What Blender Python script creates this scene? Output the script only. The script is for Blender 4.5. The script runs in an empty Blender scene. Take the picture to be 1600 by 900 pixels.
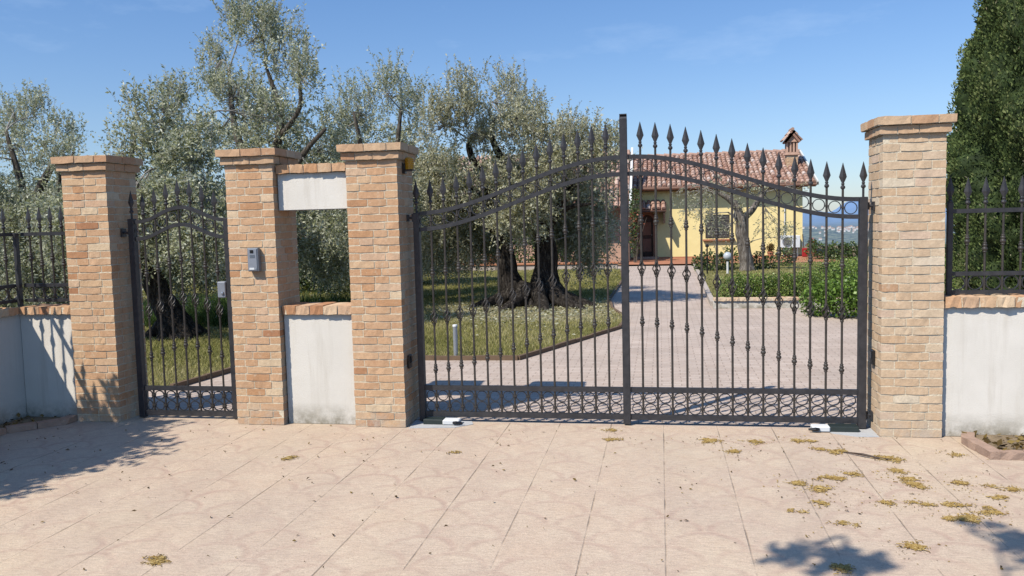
import bpy, math, random
import numpy as np
from mathutils import Vector, Matrix
random.seed(11); RNG = np.random.default_rng(11)
SC = bpy.context.scene; COL = SC.collection; PI = math.pi
W = {}                                   # world offset of every parent
def lin(r, g, b):
    f = lambda c: (c/255/12.92) if c/255 <= .04045 else ((c/255+.055)/1.055)**2.4
    return (f(r), f(g), f(b), 1)
# ---------------------------------------------------------------- mesh builder
class MB:
    def __init__(s): s.v=[]; s.f=[]; s.t=[]; s.m=[]; s.n=0
    def add(s, verts, faces, tint=.5, mat=0):
        verts=np.asarray(verts,float).reshape(-1,3); k=s.n
        s.v.append(verts); s.n+=len(verts)
        s.t.append(np.full(len(verts),tint) if np.isscalar(tint) else np.asarray(tint,float))
        for f in faces: s.f.append([i+k for i in f])
        s.m += [mat]*len(faces)
    def build(s, name, mats, parent=None, smooth=False, loc=None):
        me=bpy.data.meshes.new(name); o=bpy.data.objects.new(name, me); COL.objects.link(o)
        off=np.zeros(3)
        if parent is not None: o.parent=parent; off=W[parent]
        v=np.concatenate(s.v) if s.v else np.zeros((0,3))
        lo=np.zeros(3) if loc is None else np.asarray(loc,float)-off
        o.location=lo; W[o]=off+lo
        v=v-(off+lo)
        me.from_pydata(v.tolist(), [], s.f)
        for m in (mats if isinstance(mats,(list,tuple)) else [mats]): me.materials.append(m)
        me.polygons.foreach_set('material_index', np.array(s.m,dtype=np.int32))
        if smooth: me.polygons.foreach_set('use_smooth', np.ones(len(s.f),dtype=bool))
        a=me.attributes.new('tint','FLOAT','POINT'); a.data.foreach_set('value', np.concatenate(s.t).astype(np.float32))
        me.update(); return o
BOXF=[(0,3,2,1),(4,5,6,7),(0,1,5,4),(1,2,6,5),(2,3,7,6),(3,0,4,7)]
def box(mb,x0,x1,y0,y1,z0,z1,tint=.5,mat=0,bev=0,skip=()):
    if bev<=0:
        v=[(x0,y0,z0),(x1,y0,z0),(x1,y1,z0),(x0,y1,z0),(x0,y0,z1),(x1,y0,z1),(x1,y1,z1),(x0,y1,z1)]
        mb.add(v,[f for i,f in enumerate(BOXF) if i not in skip],tint,mat); return
    b=bev; v=[]; F=[]
    # chamfered box: 24 verts
    for sx in(0,1):
        for sy in(0,1):
            for sz in(0,1):
                X=(x0,x1)[sx];Y=(y0,y1)[sy];Z=(z0,z1)[sz]
                ix=b*(1-2*sx);iy=b*(1-2*sy);iz=b*(1-2*sz)
                v+=[(X,Y+iy,Z+iz),(X+ix,Y,Z+iz),(X+ix,Y+iy,Z)]
    g=lambda sx,sy,sz,k:(sx*4+sy*2+sz)*3+k
    for s in(0,1):
        q=[g(s,0,0,0),g(s,1,0,0),g(s,1,1,0),g(s,0,1,0)]; F.append(q if s else q[::-1])
        q=[g(0,s,0,1),g(0,s,1,1),g(1,s,1,1),g(1,s,0,1)]; F.append(q if s else q[::-1])
        q=[g(0,0,s,2),g(1,0,s,2),g(1,1,s,2),g(0,1,s,2)]; F.append(q if s else q[::-1])
    for a in(0,1):
        for c in(0,1):
            F.append([g(a,c,0,0),g(a,c,0,1),g(a,c,1,1),g(a,c,1,0)])
            F.append([g(a,0,c,0),g(a,0,c,2),g(a,1,c,2),g(a,1,c,0)])
            F.append([g(0,a,c,1),g(0,a,c,2),g(1,a,c,2),g(1,a,c,1)])
            for d in(0,1): F.append([g(a,c,d,0),g(a,c,d,1),g(a,c,d,2)])
    mb.add(v,F,tint,mat)
def smooth_path(P,k=4):
    P=[np.asarray(p,float) for p in P]; Q=[P[0]*2-P[1]]+P+[P[-1]*2-P[-2]]; out=[]
    for i in range(1,len(Q)-2):
        a,b,c,d=Q[i-1:i+3]
        for j in range(k):
            t=j/k; out.append(.5*((2*b)+(-a+c)*t+(2*a-5*b+4*c-d)*t*t+(-a+3*b-3*c+d)*t**3))
    out.append(P[-1]); return np.array(out)
def tube(mb,pts,rad,n=8,tint=.5,mat=0,cap=True,rough=0,closed=False):
    pts=np.asarray(pts,float); m=len(pts)
    rad=np.full(m,rad) if np.isscalar(rad) else np.interp(np.linspace(0,1,m),np.linspace(0,1,len(rad)),rad)
    T=np.gradient(pts,axis=0)
    if closed: T=np.roll(pts,-1,0)-np.roll(pts,1,0)
    T/= np.linalg.norm(T,axis=1)[:,None]+1e-12
    r=np.array([0,0,1.]) if abs(T[0][2])<.9 else np.array([1.,0,0])
    u=np.cross(T[0],r); u/=np.linalg.norm(u); V=[]
    ph=RNG.uniform(0,6,4)
    for i in range(m):
        u=u-T[i]*(u@T[i]); u/=np.linalg.norm(u)+1e-12; w=np.cross(T[i],u)
        a=np.linspace(0,2*PI,n,endpoint=False)
        rr=np.full(n,rad[i])
        if rough: rr=rr*(1+rough*(.5*np.sin(3*a+ph[0]+i*.35)+.35*np.sin(5*a+ph[1]-i*.2)+.3*np.sin(8*a+ph[2]+i*.5)+.3*np.sin(i*1.3+ph[3])))
        V.append(pts[i]+np.cos(a)[:,None]*u*rr[:,None]+np.sin(a)[:,None]*w*rr[:,None])
    F=[]
    for i in range(m if closed else m-1):
        i2=(i+1)%m
        for j in range(n):
            F.append([i*n+j,i*n+(j+1)%n,i2*n+(j+1)%n,i2*n+j])
    if cap and not closed: F.append(list(range(n))[::-1]); F.append([(m-1)*n+j for j in range(n)])
    mb.add(np.concatenate(V),F,tint,mat)
def lathe(mb,c,prof,n=10,tint=.5,mat=0,sq=False):
    c=np.asarray(c,float); V=[]
    a=np.linspace(0,2*PI,n,endpoint=False)+(PI/n if sq else 0)
    for r,z in prof: V.append(np.stack([c[0]+r*np.cos(a),c[1]+r*np.sin(a),np.full(n,c[2]+z)],1))
    F=[[i*n+j,i*n+(j+1)%n,(i+1)*n+(j+1)%n,(i+1)*n+j] for i in range(len(prof)-1) for j in range(n)]
    F.append(list(range(n))[::-1]); F.append([(len(prof)-1)*n+j for j in range(n)])
    mb.add(np.concatenate(V),F,tint,mat)
def ring(mb,c,r,th,n=18,tint=.5,dep=.012,sx=1,sz=1,ax='x'):
    # flat-bar ring standing in the XZ (or YZ) plane
    a=np.linspace(0,2*PI,n,endpoint=False); V=[]
    for rr,d in((r,-dep/2),(r,dep/2),(r-th,dep/2),(r-th,-dep/2)):
        p=np.stack([c[0]+rr*sx*np.cos(a),np.full(n,c[1]+d),c[2]+rr*sz*np.sin(a)],1)
        if ax=='y': p=np.stack([np.full(n,c[0]+d),c[1]+rr*sx*np.cos(a),c[2]+rr*sz*np.sin(a)],1)
        V.append(p)
    F=[]
    for k in range(4):
        k2=(k+1)%4
        for j in range(n): F.append([k*n+j,k*n+(j+1)%n,k2*n+(j+1)%n,k2*n+j])
    mb.add(np.concatenate(V),F,tint)
def flatbar(mb,P,w,d,tint=.5):
    # bar of height w (z) and depth d (y) following P in XZ
    P=np.asarray(P,float); V=[]
    for p in P: V+= [(p[0],p[1]-d/2,p[2]-w/2),(p[0],p[1]+d/2,p[2]-w/2),(p[0],p[1]+d/2,p[2]+w/2),(p[0],p[1]-d/2,p[2]+w/2)]
    F=[[i*4+a,(i+1)*4+a,(i+1)*4+(a+1)%4,i*4+(a+1)%4] for i in range(len(P)-1) for a in range(4)]
    k=(len(P)-1)*4; F+=[[3,2,1,0],[k,k+1,k+2,k+3]]
    mb.add(V,F,tint)
def empty(name,loc,label=None,cat=None,group=None):
    o=bpy.data.objects.new(name,None); COL.objects.link(o); o.location=loc; W[o]=np.asarray(loc,float)
    o.empty_display_size=.1
    if label: tag(o,label,cat,group)
    return o
def tag(o,label,cat,group=None,kind=None):
    if label: o['label']=label
    if cat: o['category']=cat
    if group: o['group']=group
    if kind: o['kind']=kind
    return o
def struct(o,label=None,kind='structure'):
    o['kind']=kind
    if label: o['label']=label
    return o
def dup(src,parent,world):
    o=src.copy(); COL.objects.link(o); o.parent=parent
    o.location=np.asarray(world,float)-W[parent]; W[o]=np.asarray(world,float)
    return o
# ---------------------------------------------------------------- materials
class NT:
    def __init__(s,name):
        s.m=bpy.data.materials.new(name); s.m.use_nodes=True; s.t=s.m.node_tree; s.N=s.t.nodes; s.L=s.t.links
        s.b=s.N['Principled BSDF']; s.out=s.N['Material Output']
    def n(s,typ,**k):
        x=s.N.new(typ)
        for a,b in k.items(): setattr(x,a,b)
        return x
    def set(s,sock,v):
        if isinstance(v,bpy.types.NodeSocket): s.L.new(v,sock)
        else: sock.default_value=v
    def noise(s,scale,detail=4,rough=.55,vec=None,dist=0):
        x=s.n('ShaderNodeTexNoise'); x.inputs['Scale'].default_value=scale; x.inputs['Detail'].default_value=detail
        x.inputs['Roughness'].default_value=rough; x.inputs['Distortion'].default_value=dist
        s.L.new(vec if vec is not None else s.pos(),x.inputs['Vector']); return x.outputs['Fac']
    def pos(s):
        if not hasattr(s,'_p'): s._p=s.n('ShaderNodeNewGeometry')
        return s._p.outputs['Position']
    def xyz(s):
        if not hasattr(s,'_x'):
            s._x=s.n('ShaderNodeSeparateXYZ'); s.L.new(s.pos(),s._x.inputs[0])
        return s._x.outputs
    def math(s,op,a,b=0,c=0):
        x=s.n('ShaderNodeMath',operation=op); s.set(x.inputs[0],a); s.set(x.inputs[1],b); s.set(x.inputs[2],c); return x.outputs[0]
    def ramp(s,fac,stops,interp='LINEAR'):
        x=s.n('ShaderNodeValToRGB'); x.color_ramp.interpolation=interp; e=x.color_ramp.elements
        while len(e)<len(stops): e.new(.5)
        for i,(p,c) in enumerate(stops):
            e[i].position=p; e[i].color=c if not np.isscalar(c) else (c,c,c,1)
        s.set(x.inputs[0],fac); return x.outputs[0]
    def mix(s,fac,a,b,blend='MIX'):
        x=s.n('ShaderNodeMix',data_type='RGBA',blend_type=blend); s.set(x.inputs[0],fac); s.set(x.inputs[6],a); s.set(x.inputs[7],b); return x.outputs[2]
    def attr(s,name='tint'):
        x=s.n('ShaderNodeAttribute',attribute_name=name); return x.outputs['Fac']
    def bump(s,h,dist=.01,st=1):
        x=s.n('ShaderNodeBump'); x.inputs['Strength'].default_value=st; x.inputs['Distance'].default_value=dist
        s.L.new(h,x.inputs['Height']); s.L.new(x.outputs[0],s.b.inputs['Normal'])
    def fin(s,col,rough=.8,metal=0,spec=.3):
        s.set(s.b.inputs['Base Color'],col); s.set(s.b.inputs['Roughness'],rough); s.b.inputs['Metallic'].default_value=metal
        s.b.inputs['Specular IOR Level'].default_value=spec; return s.m
def C(r,g,b): return (r,g,b,1)
def plain(name,col,rough=.6,var=.12,scale=12,metal=0,bump=0,spec=.4):
    t=NT(name); nz=t.noise(scale); f=t.ramp(nz,[(.25,1-var),(.75,1+var)])
    c=t.mix(1,col,f,'MULTIPLY')
    if bump: t.bump(t.noise(scale*6),bump)
    return t.fin(c,rough,metal,spec)
def brick_mat(name,stops,mortar):
    t=NT(name); a=t.attr(); base=t.ramp(a,stops)
    f=t.ramp(t.noise(38,5,.65),[(.3,.86),(.7,1.10)]); c=t.mix(1,base,f,'MULTIPLY')
    f2=t.ramp(t.noise(7,3),[(.3,.9),(.7,1.1)]); c=t.mix(1,c,f2,'MULTIPLY')
    sm=t.ramp(t.noise(16,6,.7),[(.56,0),(.68,.4)]); c=t.mix(sm,c,mortar); og=t.ramp(t.noise(11,5,.7,dist=.4),[(.58,0),(.72,.35)]); c=t.mix(og,c,stops[0][1])
    dk=t.ramp(t.noise(70,3,.6),[(.66,0),(.74,.55)]); c=t.mix(dk,c,C(.14,.075,.04))
    z=t.xyz()[2]; low=t.math('MULTIPLY',t.ramp(z,[(.0,1),(.22,0)]),t.ramp(t.noise(9,5,.7),[(.4,0),(.6,.75)]))
    c=t.mix(low,c,C(.55,.46,.36))
    t.bump(t.math('ADD',t.noise(60,5,.6),t.math('MULTIPLY',t.noise(16,2),.6)),.003,.8)
    return t.fin(c,.92,0,.15)
MORT=C(.58,.44,.30)
M={}
def mk():
    M['brick']=brick_mat('tan_brick',[(0,C(.45,.215,.11)),(.2,C(.58,.315,.16)),(.38,C(.65,.405,.235)),(.52,C(.625,.36,.195)),(.68,C(.69,.45,.26)),(.84,C(.66,.42,.26)),(1,C(.74,.54,.34))],C(.78,.64,.45))
    M['brick_pale']=brick_mat('pale_brick',[(0,C(.52,.295,.165)),(.2,C(.64,.425,.25)),(.38,C(.70,.51,.33)),(.52,C(.66,.45,.275)),(.7,C(.72,.535,.35)),(.85,C(.70,.495,.34)),(1,C(.76,.61,.43))],C(.82,.70,.52))
    M['brick_cap']=brick_mat('cap_brick',[(0,C(.47,.235,.125)),(.4,C(.58,.345,.195)),(.7,C(.64,.42,.25)),(1,C(.69,.49,.31))],C(.66,.50,.34))
    t=NT('mortar'); c=t.mix(t.ramp(t.noise(30,5,.7),[(.3,0),(.7,1)]),C(.70,.565,.385),C(.84,.71,.52)); t.bump(t.noise(80,4),.006); M['mortar']=t.fin(c,.95,0,.1)
    # white render
    t=NT('white_render'); z=t.xyz()[2]
    c=t.mix(t.ramp(t.noise(3,5,.6),[(.35,0),(.7,1)]),C(.87,.79,.675),C(.80,.725,.615))
    spk=t.ramp(t.noise(55,4,.7),[(.62,0),(.75,.35)]); c=t.mix(spk,c,C(.88,.84,.78))
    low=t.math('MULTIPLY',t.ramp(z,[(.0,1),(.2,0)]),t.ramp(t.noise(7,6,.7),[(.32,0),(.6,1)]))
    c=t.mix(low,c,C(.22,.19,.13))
    mp=t.n('ShaderNodeMapping'); mp.inputs['Scale'].default_value=(1,1,.08); t.L.new(t.pos(),mp.inputs['Vector'])
    drip=t.math('MULTIPLY',t.ramp(t.noise(9,4,.65,mp.outputs[0]),[(.5,0),(.74,.5)]),t.ramp(t.noise(1.3,2),[(.35,.25),(.65,1)]))
    c=t.mix(drip,c,C(.52,.44,.33))
    t.bump(t.noise(130,4,.6),.004,.6); M['render']=t.fin(c,.9,0,.15)
    t=NT('wrought_iron'); c=t.mix(t.ramp(t.noise(20,4),[(.35,0),(.7,1)]),C(.026,.026,.029),C(.043,.042,.045)); t.bump(t.noise(150,3),.002,.4); M['iron']=t.fin(c,.48,0,.4)
    t=NT('aged_iron'); c=t.mix(t.ramp(t.noise(20,4),[(.35,0),(.7,1)]),C(.034,.030,.026),C(.058,.050,.042)); M['iron_warm']=t.fin(c,.5,0,.4)
    # stamped paving of the forecourt
    t=NT('stamped_paving'); X,Y,Z=t.xyz(); S=.4498
    wob=t.math('MULTIPLY',t.math('SUBTRACT',t.noise(5,3),.5),.006)
    def grid(c,off):
        u=t.math('FRACT',t.math('DIVIDE',t.math('ADD',t.math('ADD',c,wob),40*S-off),S)); return t.math('MULTIPLY',t.math('ABSOLUTE',t.math('SUBTRACT',u,.5)),1)
    gx=grid(X,.0116); gy=grid(Y,-.19)       # .5 on the joint
    base=t.mix(t.ramp(t.noise(1.1,6,.62),[(.32,0),(.68,1)]),C(.625,.465,.33),C(.56,.43,.32))
    base=t.mix(t.ramp(t.noise(4.5,6,.68),[(.42,0),(.7,.65)]),base,C(.69,.55,.395))
    base=t.mix(t.ramp(t.noise(2.3,5,.7,dist=.6),[(.52,0),(.72,.4)]),base,C(.56,.405,.30))
    sp=t.ramp(t.noise(75,5,.75),[(.3,.80),(.5,1),(.72,1.18)]); base=t.mix(1,base,sp,'MULTIPLY')
    sp2=t.ramp(t.noise(230,2,.6),[(.35,.86),(.65,1.12)]); base=t.mix(1,base,sp2,'MULTIPLY')
    def fan(ox,oy):
        u=t.math('SUBTRACT',t.math('FRACT',t.math('DIVIDE',t.math('ADD',X,40*S-.0116+ox*S),S)),.5)
        v=t.math('FRACT',t.math('DIVIDE',t.math('ADD',Y,40*S+.19+oy*S),S))
        r=t.math('SQRT',t.math('ADD',t.math('MULTIPLY',u,u),t.math('MULTIPLY',v,v)))
        r=t.math('ADD',r,t.math('MULTIPLY',t.math('SUBTRACT',t.noise(9,3),.5),.12))
        return t.ramp(t.math('ABSOLUTE',t.math('SUBTRACT',r,.43)),[(.02,1),(.075,0)])
    fmask=t.math('MULTIPLY',t.math('MAXIMUM',fan(0,0),fan(.5,.5)),t.ramp(t.noise(1.7,4,.6),[(.38,.08),(.66,1)]))
    base=t.mix(t.math('MULTIPLY',fmask,.55),base,C(.455,.295,.225))
    jx=t.math('MULTIPLY',t.ramp(gx,[(.487,0),(.494,1)]),t.ramp(t.noise(1.9,4,.7),[(.40,.06),(.62,1)]))
    jy=t.math('MULTIPLY',t.ramp(gy,[(.488,0),(.495,1)]),t.ramp(t.noise(3.1,4,.7),[(.42,0),(.7,.6)]))
    mpt=t.n('ShaderNodeMapping'); mpt.inputs['Scale'].default_value=(1,.22,1); mpt.inputs['Rotation'].default_value=(0,0,.12); t.L.new(t.pos(),mpt.inputs['Vector'])
    st=t.ramp(t.noise(1.5,5,.65,mpt.outputs[0]),[(.46,0),(.72,.42)]); base=t.mix(st,base,C(.45,.345,.26))
    st2=t.ramp(t.noise(.75,4,.6),[(.5,0),(.75,.35)]); base=t.mix(st2,base,C(.69,.555,.365))
    mps=t.n('ShaderNodeMapping'); mps.inputs['Scale'].default_value=(.35,1,1); t.L.new(t.pos(),mps.inputs['Vector'])
    fs=t.ramp(t.noise(48,4,.7,mps.outputs[0]),[(.34,.87),(.5,1),(.68,1.10)]); base=t.mix(1,base,fs,'MULTIPLY')
    spot=t.ramp(t.noise(12,3,.5),[(.70,0),(.78,.4)]); base=t.mix(spot,base,C(.30,.22,.165))
    base=t.mix(t.math('MULTIPLY',jx,.55),base,C(.15,.10,.065))
    base=t.mix(t.math('MULTIPLY',jy,.75),base,C(.70,.58,.44))
    h=t.math('SUBTRACT',t.math('MULTIPLY',t.noise(70,5,.7),.5),t.math('MULTIPLY',t.math('MAXIMUM',jx,jy),1.0))
    h=t.math('SUBTRACT',h,t.math('MULTIPLY',fmask,.25))
    t.bump(h,.006,.8); M['paving']=t.fin(base,t.ramp(t.noise(30,3),[(.3,.55),(.7,.85)]),0,.3)
    # driveway blocks
    t=NT('block_paving'); bt=t.n('ShaderNodeTexBrick'); bt.offset=.5
    mp=t.n('ShaderNodeMapping'); mp.inputs['Scale'].default_value=(1,1,1); t.L.new(t.pos(),mp.inputs['Vector']); t.L.new(mp.outputs[0],bt.inputs['Vector'])
    for k,v in(('Scale',1),('Brick Width',.21),('Row Height',.105),('Mortar Size',.006),('Mortar Smooth',.3),('Bias',0)): bt.inputs[k].default_value=v
    bt.inputs['Color1'].default_value=C(.575,.465,.38); bt.inputs['Color2'].default_value=C(.51,.40,.32); bt.inputs['Mortar'].default_value=C(.38,.29,.225)
    c=t.mix(1,bt.outputs['Color'],t.ramp(t.noise(1.3,5,.6),[(.3,.86),(.7,1.12)]),'MULTIPLY'); c=t.mix(1,c,t.ramp(t.noise(40,4,.7),[(.3,.86),(.7,1.12)]),'MULTIPLY')
    t.bump(t.math('SUBTRACT',t.noise(60,3),bt.outputs['Fac']),.004,.7); M['blocks']=t.fin(c,.8,0,.25)
    t=NT('lawn_turf'); c=t.mix(t.ramp(t.noise(2.2,6,.65),[(.35,0),(.65,1)]),C(.18,.18,.055),C(.29,.26,.10))
    c=t.mix(t.ramp(t.noise(45,4,.75),[(.45,0),(.65,.8)]),c,C(.34,.27,.12)); c=t.mix(t.ramp(t.noise(60,3),[(.55,0),(.7,.6)]),c,C(.05,.06,.02))
    vd=t.n('ShaderNodeVectorMath',operation='DISTANCE'); t.L.new(t.pos(),vd.inputs[0]); vd.inputs[1].default_value=(-2.5,9.1,.03)
    pf=t.math('MULTIPLY',t.ramp(t.math('DIVIDE',vd.outputs['Value'],4),[(.2,1),(.75,0)]),t.ramp(t.noise(3,5,.7),[(.35,.2),(.6,1)])); c=t.mix(pf,c,C(.45,.39,.28))
    t.bump(t.noise(60,5,.7),.03,1); M['turf']=t.fin(c,.95,0,.1)
    M['earth']=plain('bare_earth',C(.27,.20,.125),.95,.35,9,bump=.02,spec=.1)
    M['concrete']=plain('grey_concrete',C(.50,.49,.47),.85,.12,10,bump=.004)
    M['kerb']=plain('pink_kerb',C(.42,.28,.20),.9,.18,14,bump=.005)
    M['edge']=plain('brown_edging',C(.16,.105,.065),.9,.2,14)
    M['kerbwhite']=plain('pale_kerb',C(.50,.42,.345),.9,.15,8,bump=.004)
    M['terr']=plain('terracotta',C(.47,.20,.105),.85,.15,10)
    M['yellow']=plain('yellow_plaster',C(.98,.775,.35),.9,.07,3)
    M['pink']=plain('pink_plaster',C(.55,.34,.24),.9,.15,6)
    M['wood']=plain('dark_wood',C(.045,.025,.016),.6,.3,14)
    M['brown']=plain('brown_frame',C(.20,.11,.075),.8,.15,10)
    t=NT('roof_tile'); c=t.ramp(t.attr(),[(0,C(.28,.15,.105)),(.3,C(.42,.25,.18)),(.6,C(.50,.325,.245)),(.85,C(.565,.41,.325)),(1,C(.64,.51,.43))])
    c=t.mix(1,c,t.ramp(t.noise(9,4,.7),[(.3,.7),(.7,1.2)]),'MULTIPLY'); M['tile']=t.fin(c,.9,0,.1)
    M['white']=plain('white_paint',C(.78,.77,.74),.5,.05,8)
    M['offwhite']=plain('weathered_white',C(.70,.68,.63),.6,.12,20)
    M['grey']=plain('grey_metal',C(.23,.25,.27),.45,.08,20,metal=.3)
    M['lgrey']=plain('light_grey_panel',C(.36,.37,.40),.4,.06,20,metal=.4)
    M['black']=plain('black_plastic',C(.012,.012,.013),.35,.1,20)
    M['dgreen']=plain('dark_green_box',C(.022,.032,.030),.5,.1,20)
    t=NT('amber_lens'); t.b.inputs['Transmission Weight'].default_value=.25; M['amber']=t.fin(C(.80,.36,.015),.25,0,.6)
    t=NT('globe_glass'); M['globe']=t.fin(C(.50,.52,.53),.2,0,.5)
    t=NT('window_glass'); M['glass']=t.fin(C(.02,.025,.03),.08,0,.6)
    M['shutter']=plain('grey_louvre',C(.135,.13,.115),.7,.1,20)
    M['silver']=plain('aluminium',C(.62,.63,.64),.35,.05,20,metal=.7)
    M['red']=plain('red_tool',C(.35,.02,.02),.5,.1,20)
    t=NT('bark'); mp=t.n('ShaderNodeMapping'); mp.inputs['Scale'].default_value=(1,1,.25); t.L.new(t.pos(),mp.inputs['Vector'])
    nz=t.noise(22,6,.7,mp.outputs[0]); c=t.ramp(nz,[(.3,C(.030,.023,.017)),(.5,C(.10,.083,.065)),(.7,C(.23,.205,.175))]); t.bump(nz,.04,1); M['bark']=t.fin(c,.95,0,.1)
    t=NT('dark_bark'); mp=t.n('ShaderNodeMapping'); mp.inputs['Scale'].default_value=(1,1,.25); t.L.new(t.pos(),mp.inputs['Vector'])
    nz=t.noise(22,6,.7,mp.outputs[0]); c=t.ramp(nz,[(.3,C(.008,.007,.006)),(.5,C(.028,.023,.019)),(.64,C(.085,.073,.06)),(.78,C(.24,.215,.185))]); t.bump(nz,.04,1); M['dbark']=t.fin(c,.95,0,.1)
    t=NT('pale_bark'); mp=t.n('ShaderNodeMapping'); mp.inputs['Scale'].default_value=(1,1,.25); t.L.new(t.pos(),mp.inputs['Vector'])
    nz=t.noise(14,6,.7,mp.outputs[0]); c=t.ramp(nz,[(.3,C(.04,.032,.025)),(.5,C(.165,.14,.118)),(.7,C(.36,.325,.285))]); t.bump(nz,.04,1); M['pbark']=t.fin(c,.95,0,.1)
    M['twig']=plain('twig',C(.12,.10,.08),.9,.2,20)
    M['twig_grey']=plain('dry_twig',C(.26,.235,.20),.9,.2,20)
    def leafmat(name,stops,back=None,trans=.42,rough=.42,spec=.5):
        t=NT(name); c=t.ramp(t.attr(),stops)
        if back is not None:
            g=t.n('ShaderNodeNewGeometry'); c=t.mix(g.outputs['Backfacing'],c,back)
        t.fin(c,rough,0,spec)
        tr=t.n('ShaderNodeBsdfTranslucent'); t.set(tr.inputs[0],c); ms=t.n('ShaderNodeMixShader'); ms.inputs[0].default_value=trans
        t.L.new(t.b.outputs[0],ms.inputs[1]); t.L.new(tr.outputs[0],ms.inputs[2]); t.L.new(ms.outputs[0],t.out.inputs[0]); return t.m
    M['olive']=leafmat('olive_leaf',[(0,C(.085,.095,.035)),(.3,C(.25,.265,.11)),(.65,C(.45,.455,.235)),(.9,C(.60,.60,.38)),(1,C(.75,.74,.56))],C(.60,.60,.42))
    M['olive_dry']=leafmat('olive_leaf_dry',[(0,C(.095,.09,.035)),(.3,C(.29,.275,.115)),(.7,C(.50,.475,.26)),(1,C(.72,.66,.45))],C(.62,.59,.40))
    M['cypress']=leafmat('cypress_leaf',[(0,C(.014,.023,.008)),(.4,C(.058,.088,.027)),(.75,C(.135,.175,.054)),(.96,C(.20,.22,.085)),(1,C(.36,.32,.20))],None,.1,.7,.15)
    M['hedge']=leafmat('hedge_leaf',[(0,C(.022,.040,.012)),(.4,C(.06,.10,.025)),(.8,C(.14,.19,.05)),(1,C(.26,.27,.09))],None,.25)
    M['bright']=leafmat('bright_leaf',[(0,C(.035,.065,.012)),(.4,C(.11,.19,.03)),(.8,C(.23,.36,.06)),(1,C(.38,.48,.12))],None,.3)
    M['box']=leafmat('box_hedge_leaf',[(0,C(.026,.050,.012)),(.35,C(.10,.16,.028)),(.7,C(.24,.33,.06)),(1,C(.44,.50,.13))],None,.25)
    M['grass']=leafmat('grass_blade',[(0,C(.12,.13,.03)),(.4,C(.26,.25,.07)),(.75,C(.42,.37,.14)),(1,C(.58,.50,.27))],None,.3,.6,.2)
    M['tallgrass']=leafmat('tall_grass_blade',[(0,C(.03,.055,.015)),(.5,C(.07,.125,.03)),(1,C(.15,.20,.06))],None,.3,.6,.2)
    M['litter']=leafmat('dry_leaf',[(0,C(.045,.028,.012)),(.4,C(.13,.085,.03)),(.75,C(.24,.165,.05)),(1,C(.33,.25,.10))],None,.1,.8,.1)
    M['catkin']=leafmat('catkin',[(0,C(.20,.115,.035)),(.5,C(.40,.265,.085)),(1,C(.58,.43,.19))],None,.1,.85,.1)
    M['flower']=leafmat('flower',[(0,C(.35,.07,.02)),(1,C(.62,.30,.20))],None,.2,.7,.1)
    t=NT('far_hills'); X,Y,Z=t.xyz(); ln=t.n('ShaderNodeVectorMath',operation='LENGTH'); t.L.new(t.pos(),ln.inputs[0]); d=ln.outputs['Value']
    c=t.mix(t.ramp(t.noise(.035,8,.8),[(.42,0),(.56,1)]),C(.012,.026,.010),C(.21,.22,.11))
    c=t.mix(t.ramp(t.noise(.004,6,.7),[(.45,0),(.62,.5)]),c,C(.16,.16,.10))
    hz=t.ramp(t.math('DIVIDE',d,12000),[(.0,0),(.05,.05),(.2,.22),(.3,.36),(.40,.78),(.55,.90),(.75,.95),(1,.98)]); c=t.mix(hz,c,C(.185,.29,.455)); M['far']=t.fin(c,1,0,0)  # aerial haze painted in: base colour blends to blue with distance
    M['farwall']=plain('far_white_wall',C(.68,.66,.62),.9,.1,.05); M['farroof']=plain('far_roof',C(.34,.24,.20),.9,.1,.05)
mk()
SUN_E=5.0; SKY_E=.112; CLAMP=.06
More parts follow.
